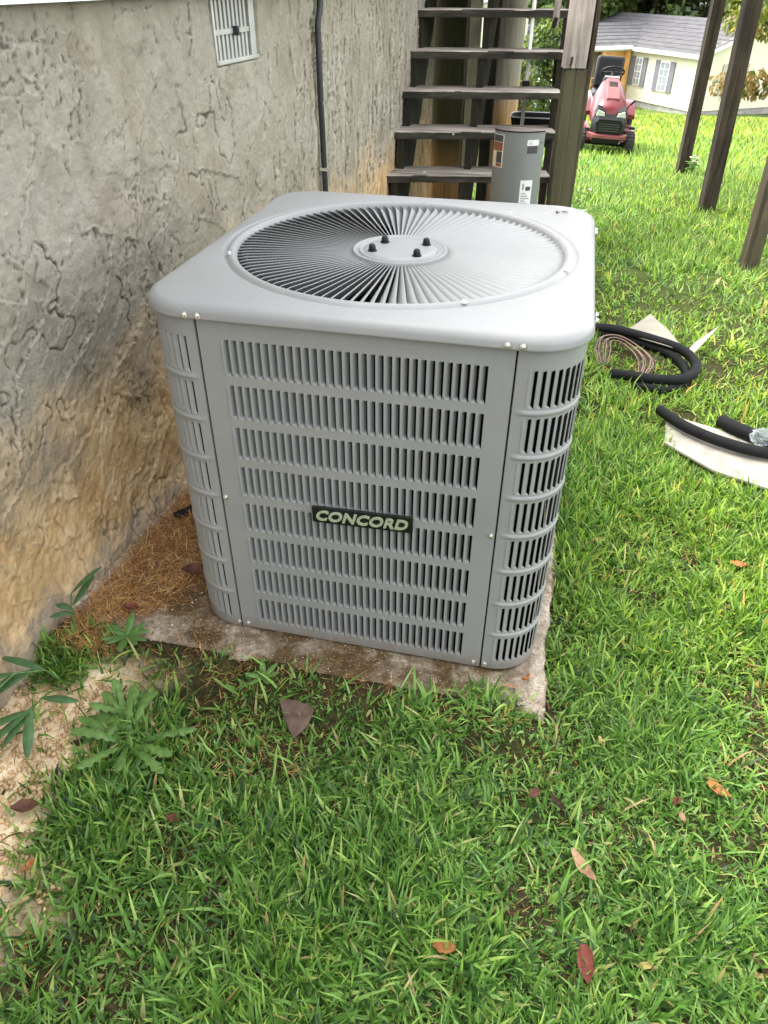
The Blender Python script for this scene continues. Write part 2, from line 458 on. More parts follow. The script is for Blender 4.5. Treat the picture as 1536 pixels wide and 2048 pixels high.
    mesh_np('stucco_face', V, [F], M['stucco'], house, True, np.stack([dirt.ravel(), pale.ravel(), 0*pale.ravel()], 1))
stucco_wall()
WD = Vector((WXS, 1, 0)).normalized(); WNrm = Vector((1, -WXS, 0)).normalized()
HL = house.location
def wp(y, z, off=0.0):       # a point on the wall, in house coordinates
    return Vector((wall_x(y), y, z)) + WNrm*off - HL
RW = Matrix((( WNrm.x, WD.x, 0), (WNrm.y, WD.y, 0), (0, 0, 1)))   # x = out of wall, y = along
rear = MB(); rear.box(wp(3.76, .55, -.10), (.2, .04, 1.64), RW); rear.build('wall_end', M['stucco'], house)
# lap siding above
for k in range(10):
    z0 = 1.362 + k*.115
    mb = MB(); prof = [(.012, z0), (.044, z0), (.044, z0+.012), (.026, z0+.114), (.012, z0+.114)]
    V = [wp(y, z, o) for y in (-2.2, 3.75) for (o, z) in prof]; n = 5
    mb.add(V, [tuple(range(n)), tuple(range(n, 2*n))[::-1]] + [(i, n+i, n+(i+1) % n, (i+1) % n) for i in range(n)])
    mb.build('siding_board', M['white_siding'], house)
hb = MB(); hb.box((-3.6-HL.x+wall_x(-2)-.02, -1.7, 1.15), (7.1, 10.6, 2.0)); hb.build('house_body', M['white_siding'], house)
for z0, z1, xo in ((-.2, 1.36, .0), (1.362, 2.50, .02)):
    mb = MB(); mb.add([Vector((wall_x(y), y, z)) + WNrm*xo - HL for z in (z0, z1) for y in (-2.2, -7.0)], [(0, 1, 3, 2)]); mb.build('rear_face', M['stucco'] if z0 < 0 else M['white_siding'], house)
rfm = NT('asphalt_roof', .95); rfm.color((.09, .085, .085))
mb = MB(); mb.add([Vector(v)-HL for v in ((-.80, -7.3, 2.50), (-.50, 4.0, 2.50), (-4.4, 4.0, 3.5), (-4.4, -7.3, 3.5), (-8.6, 4.0, 2.50), (-8.6, -7.3, 2.50))] + [Vector(v)-HL for v in ((-.80, -7.3, 2.62), (-.50, 4.0, 2.62), (-4.4, 4.0, 3.62), (-4.4, -7.3, 3.62), (-8.6, 4.0, 2.62), (-8.6, -7.3, 2.62))],
    [(6, 7, 8, 9), (9, 8, 10, 11), (1, 0, 3, 2), (2, 3, 5, 4), (0, 1, 7, 6), (1, 2, 8, 7), (2, 4, 10, 8), (3, 0, 6, 9), (5, 3, 9, 11), (4, 5, 11, 10)]); mb.build('roof', rfm.m, house)
# vent
vent = MB()
cy0, cy1, cz0, cz1 = .772, 1.088, 1.176, 1.356
for a, b, c, d in ((cy0, cy0+.012, cz0, cz1), (cy1-.04, cy1, cz0, cz1), (cy0, cy1, cz0, cz0+.012)):
    vent.box(wp((a+b)/2, (c+d)/2, -.012 if a < 1 else -.02), (.03, b-a, d-c), RW)
vent = vent.build('foundation_vent', M['galv'], house, bevel=.002)
b = MB(); b.box(wp(.93, 1.266, -.052), (.01, .33, .19), RW); b.build('vent_back', M['ventdark'], vent)
b = MB(); b.box(wp(.905, 1.263, -.008), (.012, .25, .014), RW); b.build('vent_crossbar', M['galv'], vent)
b = MB(); b.box(wp(.917, 1.263, .006), (.02, .012, .026), RW); b.build('vent_latch', M['conduit'], vent, bevel=.002)
sl = None
for k in range(9):
    y = cy0 + .020 + k*.0285
    if sl is None:
        mb = MB(); mb.box((0, 0, 0), (.010, .0145, .168), RW); sl = mb.build('slat', M['galv'], vent, bevel=.0015)
    else:
        o = sl.copy(); link(o, vent); sl2 = o
        o.location = wp(y, 1.268, -.012); continue
    sl.location = wp(y, 1.268, -.012)
# conduit
def wpc(y, z, off): return tuple(wp(y, z, off))
mb = MB(); mb.tube([wpc(1.64, 1.36, .03), wpc(1.628, 1.30, .03), wpc(1.598, 1.25, .03), wpc(1.60, 1.0, .028), wpc(1.612, .7, .028), wpc(1.622, .4, .028), wpc(1.63, -.05, .028)], .0125, 12)
cd = mb.build('conduit', M['conduit'], house, autos=60)
for z in (1.23, .975, .72, .42):
    mb = MB(); mb.box(wp(1.612, z, .028), (.034, .032, .012), RW); mb.box(wp(1.635, z, .018), (.010, .03, .014), RW)
    mb.lathe([(.0, .006), (.005, .005), (.006, 0)], 8, Matrix.Translation(wp(1.645, z, .026)) @ Matrix.Rotation(R(90), 4, 'Y'))
    mb.build('conduit_strap', M['screw'], cd)

# footing ledge along the wall's foot
def footing():
    ys = np.arange(-.50, .55, .008); xs = np.linspace(0, 1, 12)
    T, Y = np.meshgrid(xs, ys)
    wdt = .012 + .10*np.maximum(0, fbm(Y*5, Y*0, 70, 4)-.38)
    X = wall_x(Y) + T*wdt
    Z = .016*(1-T**1.5) + (fbm(X*45, Y*45, 71, 5)-.5)*.026 - .006
    n = X.shape; idx = np.arange(X.size).reshape(n)
    F = np.stack([idx[:-1, :-1], idx[:-1, 1:], idx[1:, 1:], idx[1:, :-1]], -1).reshape(-1, 4)
    m = NT('crumbly_footing', .95); v = m.coord((1, 1, 1), 'World'); f = m.noise(v, 45, 6, .7)
    m.color(m.ramp(f, [(.35, (.22, .17, .12)), (.5, (.52, .46, .37)), (.7, (.72, .68, .6))])); m.bump(f, .8, .01)
    mesh_np('footing_ledge', np.stack([X.ravel()-HL.x, Y.ravel(), Z.ravel()], 1), [F], m.m, house, True)
footing()

# ------------------------------------------------------------------ the outdoor unit
unit = empty('condenser_unit', 'large grey outdoor condenser unit with louvred sides and round fan grille', 'air conditioner', (0, 0, 0))
HX, Y0, Y1, CR, TOP, LIP = .457, -.457, .505, .118, .894, .864
CY = .024
def rrect(hx, y0, y1, r, n):
    """n points round a rounded rectangle, by angle about its centre"""
    cy = (y0+y1)/2; hy = (y1-y0)/2; out = []
    for k in range(n):
        q = 2*math.pi*(k+.5)/n; dx, dy = math.cos(q), math.sin(q)
        lo, hi = 0, 2.0
        for _ in range(28):
            t = (lo+hi)/2; x, y = abs(dx*t), abs(dy*t)
            ax, ay = x-(hx-r), y-(hy-r)
            d = (math.hypot(max(ax, 0), max(ay, 0)) + min(max(ax, ay), 0)) - r
            if d > 0: hi = t
            else: lo = t
        out.append((dx*lo, dy*lo+cy))
    return out
def cap():
    n = 416; V = []; F = []; loops = []
    def ring(r, z): loops.append([(r*math.cos(2*math.pi*(k+.5)/n), CY + r*math.sin(2*math.pi*(k+.5)/n), z) for k in range(n)])
    for r, z in ((.379, TOP-.060), (.3835, TOP-.030), (.3850, TOP-.006), (.3875, TOP-.001), (.3925, TOP+.0025), (.399, TOP+.0035), (.4045, TOP+.001), (.4085, TOP-.0045),
                 (.4115, TOP-.006), (.4145, TOP-.003), (.4175, TOP-.0005), (.422, TOP)): ring(r, z)
    def rr(ins, z):
        loops.append([(x, y, z) for x, y in rrect(HX-ins, Y0+ins, Y1-ins, max(.02, CR-ins), n)])
    rr(.0315, TOP-.0002)
    rb = .022
    for k in range(0, 9):
        a = R(90)*k/8; rr(rb*(1-math.sin(a))+.001, TOP-.0004-rb*(1-math.cos(a)))
    rr(.0, LIP+.004); rr(.0005, LIP+.001); rr(.0025, LIP); rr(.009, LIP)
    for L in loops: V += L
    for i in range(len(loops)-1):
        for k in range(n): F.append((i*n+k, i*n+(k+1) % n, (i+1)*n+(k+1) % n, (i+1)*n+k))
    F = [f[::-1] for f in F]
    # the ring is nearly tangent to the sides: keep the plate flat where they almost touch
    return mesh_obj('top_cap', V, F, M['paint'], unit, smooth=True)
capo = cap()
# fan grille
HUBZ = .884
gr = MB()
gr.lathe([(.0, HUBZ+.002), (.075, HUBZ+.002), (.084, HUBZ+.002), (.087, HUBZ-.001), (.090, HUBZ-.0015), (.093, HUBZ+.001), (.098, HUBZ+.0015), (.101, HUBZ-.0025), (.104, HUBZ-.002),
          (.108, HUBZ+.0015), (.1125, HUBZ+.001), (.1145, HUBZ-.003), (.115, HUBZ-.020)], 96)
grille = gr.build('fan_grille', M['paint'], unit, autos=50, loc=(0, CY, 0))
NV = 104
def vane():
    V = []; F = []; nr, ns = 14, 5
    for i in range(nr):
        t = i/(nr-1); r = .112 + t*(.3865-.112)
        zt = HUBZ - .002 + (TOP-.004-HUBZ)*t
        hook = max(0, (t-.90)/.10)**1.6*.011
        h = .024 + .010*t; sh = .006 + .0215*t
        for j in range(ns):
            s = j/(ns-1)
            tang = hook*(1-s*.3) - sh*(s**.8)
            rise = .0016 if j == 0 else 0
            V.append((r, tang + (.0012 if j == 0 else 0), zt - h*s**1.15 - (0.0012 if j == 0 else 0)))
    for i in range(nr-1):
        for j in range(ns-1):
            a = i*ns+j; F.append((a, a+ns, a+ns+1, a+1))
    return V, F
vv, vf = vane()
v0 = mesh_obj('vane', vv, vf, M['paint'], grille, smooth=True)
sm_ = v0.modifiers.new('sheet', 'SOLIDIFY'); sm_.thickness = .0016; sm_.offset = 0
for k in range(NV):
    o = v0 if k == 0 else v0.copy()
    if k: link(o, grille)
    o.rotation_euler = (0, 0, 2*math.pi*k/NV)
for px, py in ((-.046, .036), (.056, .040), (-.060, -.036), (.050, -.050)):
    mb = MB(); mb.lathe([(.0115, HUBZ+.002), (.0115, HUBZ+.004), (.0088, HUBZ+.0045), (.0086, HUBZ+.011), (.0070, HUBZ+.016), (.003, HUBZ+.0185), (0, HUBZ+.019)], 12)
    mb.build('cap_nut', M['black'], grille, autos=40, loc=(px, py, 0))
# works below the grille
mb = MB(); mb.lathe([(0, .80), (.07, .80), (.075, .79), (.075, .66), (.06, .65), (0, .65)], 28); mb.build('fan_motor', M['motor'], unit, autos=40, loc=(0, CY, 0))
for k in range(3):
    V = []; F = []
    for i in range(9):
        r = .07 + .29*i/8
        for j in range(7):
            q = (j/6-.5)*1.25*(.55+.45*i/8) + .25*i/8
            V.append((r*math.cos(q), r*math.sin(q), .74 + .07*(j/6-.5) + .01*math.sin(j)))
    for i in range(8):
        for j in range(6):
            a = i*7+j; F.append((a, a+7, a+8, a+1))
    o = mesh_obj('fan_blade', V, F, M['motor'], unit, smooth=True, loc=(0, CY, 0)); o.rotation_euler = (0, 0, k*2.094+.5)
    s_ = o.modifiers.new('sheet', 'SOLIDIFY'); s_.thickness = .002
for k in range(4):
    mb = MB(); mb.tube([(.07, 0, .80), (.2, 0, .835), (.384, 0, .846)], .005, 6)
    o = mb.build('motor_bracket', M['screw'], unit, loc=(0, CY, 0)); o.rotation_euler = (0, 0, R(45+90*k)-.35)
mb = MB(); mb.lathe([(.3795, .835), (.376, .70), (.40, .62)], 64); mb.build('fan_shroud', M['dark'], unit, autos=60, loc=(0, CY, 0))
# coil just inside the cabinet
n = 96
V = [(x, y, z) for z in (.03, .862) for x, y in rrect(.418, -.418, .462, .09, n)]
F = [(k, (k+1) % n, n+(k+1) % n, n+k) for k in range(n)] + [tuple(range(n))]
mesh_obj('coil', V, F, M['coil'], unit, smooth=False)
# louvre cell
PW, RH = .016875, .0815
def cell(h=RH, curve=None, s0=0.0):
    zs = [0, .0012, .0028, .0050, .0080, h*.35, h*.65, h-.0080, h-.0050, h-.0028, h-.0012, h]
    xs = [0, .0005, .0018, .0036, .0058, .0080, .0102, .0112]
    dp = [0, .0020, .0026, .0018, -.0010, -.0052, -.0100, -.0122]     # outwards +
    V = []; F = []
    for z in zs:
        e = min(z, h-z); k = float(sstep(.0010, .0060, e))
        for x, d in zip(xs, dp):
            xx = x + (PW-.0112)*(1-k)*(x/.0112)*.82
            V.append([xx, d*k, z])
    nx_ = len(xs)
    for j in range(len(zs)-1):
        for i in range(nx_-1):
            a = j*nx_+i; F.append((a, a+1, a+nx_+1, a+nx_))
    # closed margins above and below, and the thin edge of the sheet at the left
    b = len(V); V += [[0, 0, 0], [PW, 0, 0], [PW, 0, .0012], [xs[-1]+(PW-.0112)*.82, 0, .0012], [0, 0, h], [PW, 0, h], [PW, 0, h-.0012], [xs[-1]+(PW-.0112)*.82, 0, h-.0012]]
    F += [(nx_-1, b+1, b+2, nx_*2-1)]
    F += [((len(zs)-2)*nx_+nx_-1, b+6, b+5, (len(zs)-1)*nx_+nx_-1)]
    c = len(V)
    for z in zs: V.append([0, -.0016, z])
    for j in range(len(zs)-1): F.append((j*nx_, (j+1)*nx_, c+j+1, c+j))
    return V, F
CV, CF = cell()
ROWZ = [.7415 - .1014*k for k in range(8)]     # bottoms of the eight rows
FY = -.442
# front panel: plate with eight openings
def plate_with_rows(path, s0, s1, rows0, rows1, name, seam=0.0, bead=False):
    """sheet following path(s) -> (x, y, nx, ny); openings between rows0 and rows1 in s"""
    ss = sorted(set([s0, s0+.0015, rows0, rows1, s1-.0015, s1] + list(np.arange(s0, s1, .009))))
    zz = [.004]; zflag = []
    cuts = [.004]
    for k in reversed(range(8)): cuts += [ROWZ[k], ROWZ[k]+RH]
    cuts += [.8635]
    V = []; F = []
    zs = []
    for k in range(len(cuts)-1):
        a, b = cuts[k], cuts[k+1]
        openrow = k % 2 == 1
        if openrow: zs += [(a, True), (b, False)]
        else: 
            m = (b-a)
            zs += [(a+m*t, False) for t in ((.18, .30, .40, .5, .60, .70, .82) if bead and 0 < k < 16 else (.5,))]
    zs = [(.004, False)] + zs + [(.8635, False)]
    allz = [z for z, _ in zs]; op = [o for _, o in zs]
    for zi, z in enumerate(allz):
        for s in ss:
            x, y, nx_, ny_ = path(s); off = 0
            if bead:
                for k in range(7):
                    mid = (ROWZ[k] + ROWZ[k+1]+RH)/2
                    d = abs(z-mid)
                    if d < .0066 and rows0-.012 < s < rows1+.012:
                        e = min(1, (s-(rows0-.012))/.010, (rows1+.012-s)/.010); off = max(off, .0034*e*(1-(d/.0066)**2))
            if s in (s0, s1): off -= .004
            V.append((x+nx_*off, y+ny_*off, z))
    ns_ = len(ss)
    for i in range(len(allz)-1):
        for j in range(ns_-1):
            if op[i] and ss[j] >= rows0-1e-6 and ss[j+1] <= rows1+1e-6: continue
            a = i*ns_+j; F.append((a, a+1, a+ns_+1, a+ns_))
    return mesh_obj(name, V, F, M['paint'], unit, autos=35)
fp = plate_with_rows(lambda s: (s, FY, 0, -1), -.3188, .3188, -.27, .27, 'front_panel')
lme = bpy.data.meshes.new('louver'); lme.from_pydata([(x, -d, z) for x, d, z in CV], [], CF); lme.materials.append(M['paint']); lme.shade_smooth(); lme.set_sharp_from_angle(angle=R(50))
for row in range(8):
    for c in range(32):
        o = bpy.data.objects.new('louver', lme); link(o, fp); o.location = (-.27+c*PW, FY, ROWZ[row])
# corner and side panels follow the rounded cabinet
RC = .105; BX, BY0, BY1 = .4475, FY, .4905
def right_corner(s):       # s from the front seam round to the side
    fl = BX-RC-.3212
    if s < fl: return (.3212+s, FY, 0, -1)
    a = (s-fl)/RC
    if a < math.pi/2: return (BX-RC+RC*math.sin(a), FY+RC-RC*math.cos(a), math.sin(a), -math.cos(a))
    return (BX, FY+RC+(s-fl-RC*math.pi/2), 1, 0)
def left_corner(s):        # mirrored; s grows from the side towards the front seam, negative lengths
    x, y, a, b = right_corner(-s); return (-x, y, -a, b)
def bent_cells(path, scol, ncol, rows, name, parent, join=True):
    V = []; F = []; outs = []
    for row in rows:
        for c in range(ncol):
            b = len(V)
            for x, d, z in CV:
                X, Y, a, e = path(scol + c*PW + x); q = d*.5 if d > 0 else d*.32; V.append((X+a*q, Y+e*q, ROWZ[row]+z))
            F += [tuple(i+b for i in f) for f in CF]
            if not join:
                outs.append(mesh_obj(name, V, F, M['paint'], parent, autos=50)); V = []; F = []
    if join:
        o = mesh_obj(name, V, F, M['paint'], parent, autos=50); o['kind'] = 'stuff'
NC = 10
rc = plate_with_rows(right_corner, 0, .225, .024, .024+NC*PW, 'corner_panel', bead=True)
bent_cells(right_corner, .024, NC, range(4), 'louver', rc, join=False)
bent_cells(right_corner, .024, NC, range(4, 8), 'louver', rc)
lc = plate_with_rows(left_corner, -.225, 0, -.024-NC*PW, -.024, 'corner_panel', bead=True)
bent_cells(left_corner, -.024-NC*PW, NC, range(8), 'louver', lc)
# sides and back
sy0 = right_corner(.225)[1]+.003
def side_r(s): return (BX, sy0+s, 1, 0)
def side_l(s): return (-BX, sy0-s, -1, 0)
Ls = BY1-RC-sy0; nsd = int((Ls-.04)/PW)
sp = plate_with_rows(side_r, 0, Ls, .02, .02+nsd*PW, 'side_panel'); bent_cells(side_r, .02, nsd, range(8), 'louver', sp)
sp = plate_with_rows(side_l, -Ls, 0, -.02-nsd*PW, -.02, 'side_panel'); bent_cells(side_l, -.02-nsd*PW, nsd, range(8), 'louver', sp)
V = []; path = []
for k in range(13):
    a = R(90)*k/12; path.append((BX-RC+RC*math.cos(a), BY1-RC+RC*math.sin(a)))
path = path + [(-x, y) for x, y in path[::-1]]
for z in (.004, .8635): V += [(x, y, z) for x, y in path]
n = len(path); mesh_obj('back_panel', V, [(k, k+1, n+k+1, n+k) for k in range(n-1)], M['paint'], unit, autos=40)
# base pan
V = [(x, y, z) for z in (.001, .012) for x, y in rrect(.4435, FY+.004, BY1-.003, RC-.003, 96)]
mesh_obj('base_pan', V, [(k, (k+1) % 96, 96+(k+1) % 96, 96+k) for k in range(96)]+[tuple(range(96))[::-1]], M['dark'], unit)
# screws
def screw_mesh():
    mb = MB(); mb.lathe([(.0068, 0), (.0068, .0012), (.0046, .0016), (.0046, .0046), (.003, .0056), (0, .0058)], 10)
    me = bpy.data.meshes.new('screw'); me.from_pydata([tuple(v) for v in mb.v], [], mb.f); me.materials.append(M['screw']); me.shade_smooth(); me.set_sharp_from_angle(angle=R(40)); return me
sme = screw_mesh()
def screw(x, y, z, n, par=None):
    o = bpy.data.objects.new('screw', sme); link(o, par or unit); o.location = (x, y, z); o.rotation_euler = Vector(n).to_track_quat('Z', 'Y').to_euler()
for x in (-.332, -.305, .302, .330): screw(x, Y0-.0002, .8735, (0, -1, 0))
for x in (-.326, -.301, .302, .330): screw(x, FY-.0002, .018, (0, -1, 0))
screw(-.3105, FY-.0002, .427, (0, -1, 0)); screw(.3105, FY-.0002, .424, (0, -1, 0))
for y in (-.30, -.27, .31, .34): screw(HX, y, .8735, (1, 0, 0))
for z in (.40,): screw(BX, -.20, z, (1, 0, 0))
for q in (55, 205, 300, -15):
    screw(.4025*math.cos(R(q)), CY+.4025*math.sin(R(q)), TOP+.002, (0, 0, 1), grille if False else unit)
# badge
fc = bpy.data.curves.new('badge_text', 'FONT'); fc.body = 'CONCORD'; fc.size = .05; fc.extrude = .0016; fc.offset = .0013; fc.shear = .28
fc.bevel_depth = .0004; fc.align_x = 'CENTER'; fc.align_y = 'CENTER'; fc.space_character = 1.06; fc.resolution_u = 4
to = bpy.data.objects.new('tmp_text', fc); COL.objects.link(to)
bpy.context.view_layer.update()
tm = bpy.data.meshes.new_from_object(to.evaluated_get(bpy.context.evaluated_depsgraph_get()))
bpy.data.objects.remove(to)
co = np.array([v.co for v in tm.vertices]); cmin, cmax = co.min(0), co.max(0)
sx = .214/(cmax[0]-cmin[0]); sy = .0285/(cmax[1]-cmin[1])
for v in tm.vertices: v.co = ((v.co.x-(cmin[0]+cmax[0])/2)*sx, (v.co.y-(cmin[1]+cmax[1])/2)*sy, v.co.z)
tm.materials.append(M['letters']); tm.name = 'badge_lettering'
bd = MB(); poly = []
for (x, y, a0) in ((.112, .017, 0), (-.112, .017, 90), (-.112, -.017, 180), (.112, -.017, 270)):
    for k in range(5): poly.append((x+.005*math.cos(R(a0+22.5*k)), y+.005*math.sin(R(a0+22.5*k))))
bd.prism(poly, -.001, .005)
badge = bd.build('badge', M['badge'], unit, bevel=.0012, loc=(.020, FY-.004, .4235)); badge.rotation_euler = (R(90), R(-1.6), 0)
lt = bpy.data.objects.new('badge_lettering', tm); link(lt, badge); lt.location = (0, 0, .0062)

# bits of metal left on the cap
for i, (x, y, lab) in enumerate(((.352, .395, 'bent silver wire clip lying on the cap near its back right corner'), (.372, .402, 'tiny crossed metal shaving beside the bent clip on the cap'),
                      (.418, .432, 'small metal shaving at the back right rim of the cap'), (.322, .372, 'faint small metal speck left of the bent clip by the fan ring'))):
    mb = MB(); r = random.Random(i)
    for k in range(3 if i != 3 else 1):
        a = r.uniform(0, 3.1); L = .009 if i else .014; c = Vector((r.uniform(-.006, .006), r.uniform(-.004, .004), .002))
        d = Vector((math.cos(a), math.sin(a), r.uniform(-.1, .6)))*L*.6
        mb.tube([c-d*.6+Vector((0, 0, .003)), c, c+d], .0011, 6)
    o = mb.build('metal_shaving', M['conduit'] if i in (0, 1) else M['screw'], None, loc=(x, y, TOP+.001)); tag(o, lab, 'metal scrap')

# ------------------------------------------------------------------ wooden staircase
M['tread_x'] = wood('weathered_tread', (.21, .18, .15), (.50, .455, .40), 'X')
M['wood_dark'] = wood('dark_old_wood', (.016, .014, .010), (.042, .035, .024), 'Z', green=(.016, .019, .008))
M['post_low'] = wood('brown_post', (.065, .050, .033), (.14, .112, .072), 'Z', green=(.09, .09, .045))
M['post_up'] = wood('silvered_post', (.30, .25, .215), (.60, .53, .47), 'Z')
M['post_r'] = wood('dark_brown_post', (.032, .024, .017), (.075, .057, .038), 'Z')
M['tread_edge'] = wood('dark_tread_edge', (.030, .026, .021), (.075, .066, .053), 'X')
st = empty('wooden_staircase', 'weathered open wooden steps climbing beside the house wall', 'staircase', (-.2, 2.7, -.1))
STL = Vector(st.location)
TL = [(-.640, 2.655, .486), (-.632, 2.815, .686), (-.626, 2.985, .870), (-.618, 3.150, 1.054), (-.605, 3.30, 1.246)]
TR = [(.275, 2.850, .486), (.275, 3.000, .686), (.275, 3.150, .870), (.275, 3.300, 1.054), (.275, 3.43, 1.246)]
for k in range(5):
    dz = .19*(k+1); dy = .165*(k+1)
    TL.append((-.60, 3.30+dy, 1.246+dz)); TR.append((.275, 3.43+dy, 1.246+dz))
for i in (-1, -2): # two lower steps hidden behind the unit
    TL.append((-.645, 2.655+.165*i, .486+.19*i)); TR.append((.275, 2.85+.165*i, .486+.19*i))
def tread(a, b, seed):
    a = Vector(a); b = Vector(b); r = random.Random(seed); u = (b-a).normalized(); v = Vector((-u.y, u.x, 0)); V = []; F = []
    n = 24; L = (b-a).length; prof = [(0, -.038), (0, -.004), (.004, 0), (.07, .001), (.14, 0), (.21, .001), (.255, 0), (.258, -.004), (.258, -.038)]
    for i in range(n+1):
        t = i/n
        for j, (d, h) in enumerate(prof):
            wob = (float(fbm(np.array([t*9+seed*3.]), np.array([j*1.3]), 80+seed, 3)[0])-.5)
            V.append(a + u*L*t + v*(d + wob*.008*(j < 2)) + Vector((0, 0, h + wob*.008*(.3 if h > -.03 else .6))) - STL)
    m = len(prof)
    for i in range(n):
        for j in range(m): F.append((i*m+j, i*m+(j+1) % m, (i+1)*m+(j+1) % m, (i+1)*m+j))
    F += [tuple(range(m)), tuple(range(n*m, n*m+m))[::-1]]
    F = [f[::-1] for f in F]
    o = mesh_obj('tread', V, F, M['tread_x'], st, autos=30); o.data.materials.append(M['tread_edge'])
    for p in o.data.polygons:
        if p.normal.y < -.75 or p.normal.z < -.5: p.material_index = 1  # front and underside faces take the darker wood
    return o
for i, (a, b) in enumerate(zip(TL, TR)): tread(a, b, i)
def stringer(xo):
    # saw-tooth board under the treads at fraction xo across
    mb = MB(); order = [11, 10] + list(range(10)) if False else None
    pts = sorted([(Vector(a).lerp(Vector(b), xo)) for a, b in zip(TL, TR)], key=lambda p: p.z)
    poly = []; 
    for p in pts: poly += [(p.y+.01, p.z-.039), (p.y+.165, p.z-.039)]
    top = poly[-1]; bot = poly[0]
    poly = [(bot[0], -.15)] + poly + [(top[0]+.02, top[1]-.25), (bot[0]+.25, bot[1]-.30)]
    x = pts[0].x
    Mx = Matrix(((0, 0, 1, 0), (1, 0, 0, 0), (0, 1, 0, 0), (0, 0, 0, 1)))
    V = []; n = len(poly)
    for xx in (x-.019, x+.019): V += [Vector((xx, y, z))-STL for y, z in poly]
    F = [tuple(range(n)), tuple(range(n, 2*n))[::-1]] + [(i, n+i, n+(i+1) % n, (i+1) % n) for i in range(n)]
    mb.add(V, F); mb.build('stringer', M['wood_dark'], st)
for xo in (.055, .475, .965): stringer(xo)
# bolt heads in the treads
for (k, f, dz) in ((1, .37, -.012), (0, .22, .002)):
    a = Vector(TL[k]).lerp(Vector(TR[k]), f)
    mb = MB(); mb.lathe([(.007, 0), (.006, .003), (0, .004)], 8, Matrix.Rotation(R(90), 4, 'X') if dz < 0 else None)
    mb.build('nail_head', M['screw'], st, loc=a-STL+Vector((0, -.003 if dz < 0 else .08, dz)))
# newel post in two spliced lengths
def leanpost(name, x0, y0, z0, x1, y1, z1, wd, dp, rz, mat, parent, origin=Vector((0, 0, 0)), notch=0.0, seed=1):
    V = []; F = []; n = 14; a = Vector((x0, y0, z0)); b = Vector((x1, y1, z1)); pr = [(-1, -1), (-.1, -1.0), (-.02, -.93), (.06, -1.0), (1, -1), (1, 1), (-1, 1)]
    for i in range(n+1):
        p = a.lerp(b, i/n)
        for j, (u, v) in enumerate(pr):
            wob = (float(vnoise(np.array([i*.9+seed]), np.array([j*2.1]), 90+seed)[0])-.5)*.005
            q = Vector((u*wd/2+wob, v*dp/2+wob, 0)); q.rotate(Matrix.Rotation(rz, 3, 'Z')); V.append(p+q-origin)
    m = len(pr)
    for i in range(n):
        for j in range(m): F.append((i*m+j, i*m+(j+1) % m, (i+1)*m+(j+1) % m, (i+1)*m+j))
    F += [tuple(range(m))[::-1], tuple(range(n*m, n*m+m))]
    o = mesh_obj(name, V, F, mat, parent, autos=30)
    md = o.modifiers.new('bevel', 'BEVEL'); md.width = .004; md.segments = 2; md.limit_method = 'ANGLE'; md.angle_limit = R(50); return o
PX, PY = .342, 2.76
np_ = empty('stair_post', 'stair newel post, dark brown below and silvered wood above its splice', 'post', (PX, PY, -.1))
PO = Vector((PX, PY, -.1))
leanpost('lower_post', PX, PY, -.15, PX-.010, PY, 1.022, .108, .09, R(12), M['post_low'], np_, PO, seed=3)
leanpost('upper_post', PX-.018, PY-.012, 1.026, PX+.004, PY-.005, 2.9, .112, .085, R(12), M['post_up'], np_, PO, seed=5)
leanpost('side_board', PX+.052, PY+.035, -.15, PX+.060, PY+.035, 2.9, .022, .09, R(12), M['post_low'], np_, PO, seed=7)
mb = MB()
mb.tube([(-.030, -.062, 1.175), (-.030, -.075, 1.16), (-.034, -.075, 1.14)], .005, 8); mb.tube([(-.030, -.066, 1.145), (-.032, -.066, 1.12)], .003, 6)
mb.build('rusty_hook', M['wood_dark'], np_, loc=(0, 0, 0))
# broken baluster hanging in front of the top step
V = []; F = []; r = random.Random(4); n = 10
for i in range(n+1):
    t = i/n; z = 2.2 - t*(2.2-1.21); xx = .195 + .02*(1-t)
    for j, (u, v) in enumerate(((-1, -1), (0, -1.1), (1, -1), (1, 1), (-1, 1))):
        k = 1.0 if i < n-1 else .55
        V.append((xx + u*.033*k + r.uniform(-.003, .003), 3.10 + v*.012*k + r.uniform(-.002, .002), z - (r.uniform(0, .06) if i == n else 0)))
for i in range(n):
    for j in range(5): F.append((i*5+j, i*5+(j+1) % 5, (i+1)*5+(j+1) % 5, (i+1)*5+j))
F += [(0, 1, 2, 3, 4), tuple(n*5+j for j in range(5))]
o = mesh_obj('broken_board', V, F, M['post_up'], None, autos=30); tag(o, 'splintered grey board with rotted end hanging beside the newel post', 'board')
mb = MB(); mb.box((0, 0, 0), (.02, .016, .05), Matrix.Rotation(.3, 3, 'Y')); mb.build('rotted_end', M['wood_dark'], o, loc=(.19, 3.09, 1.20))

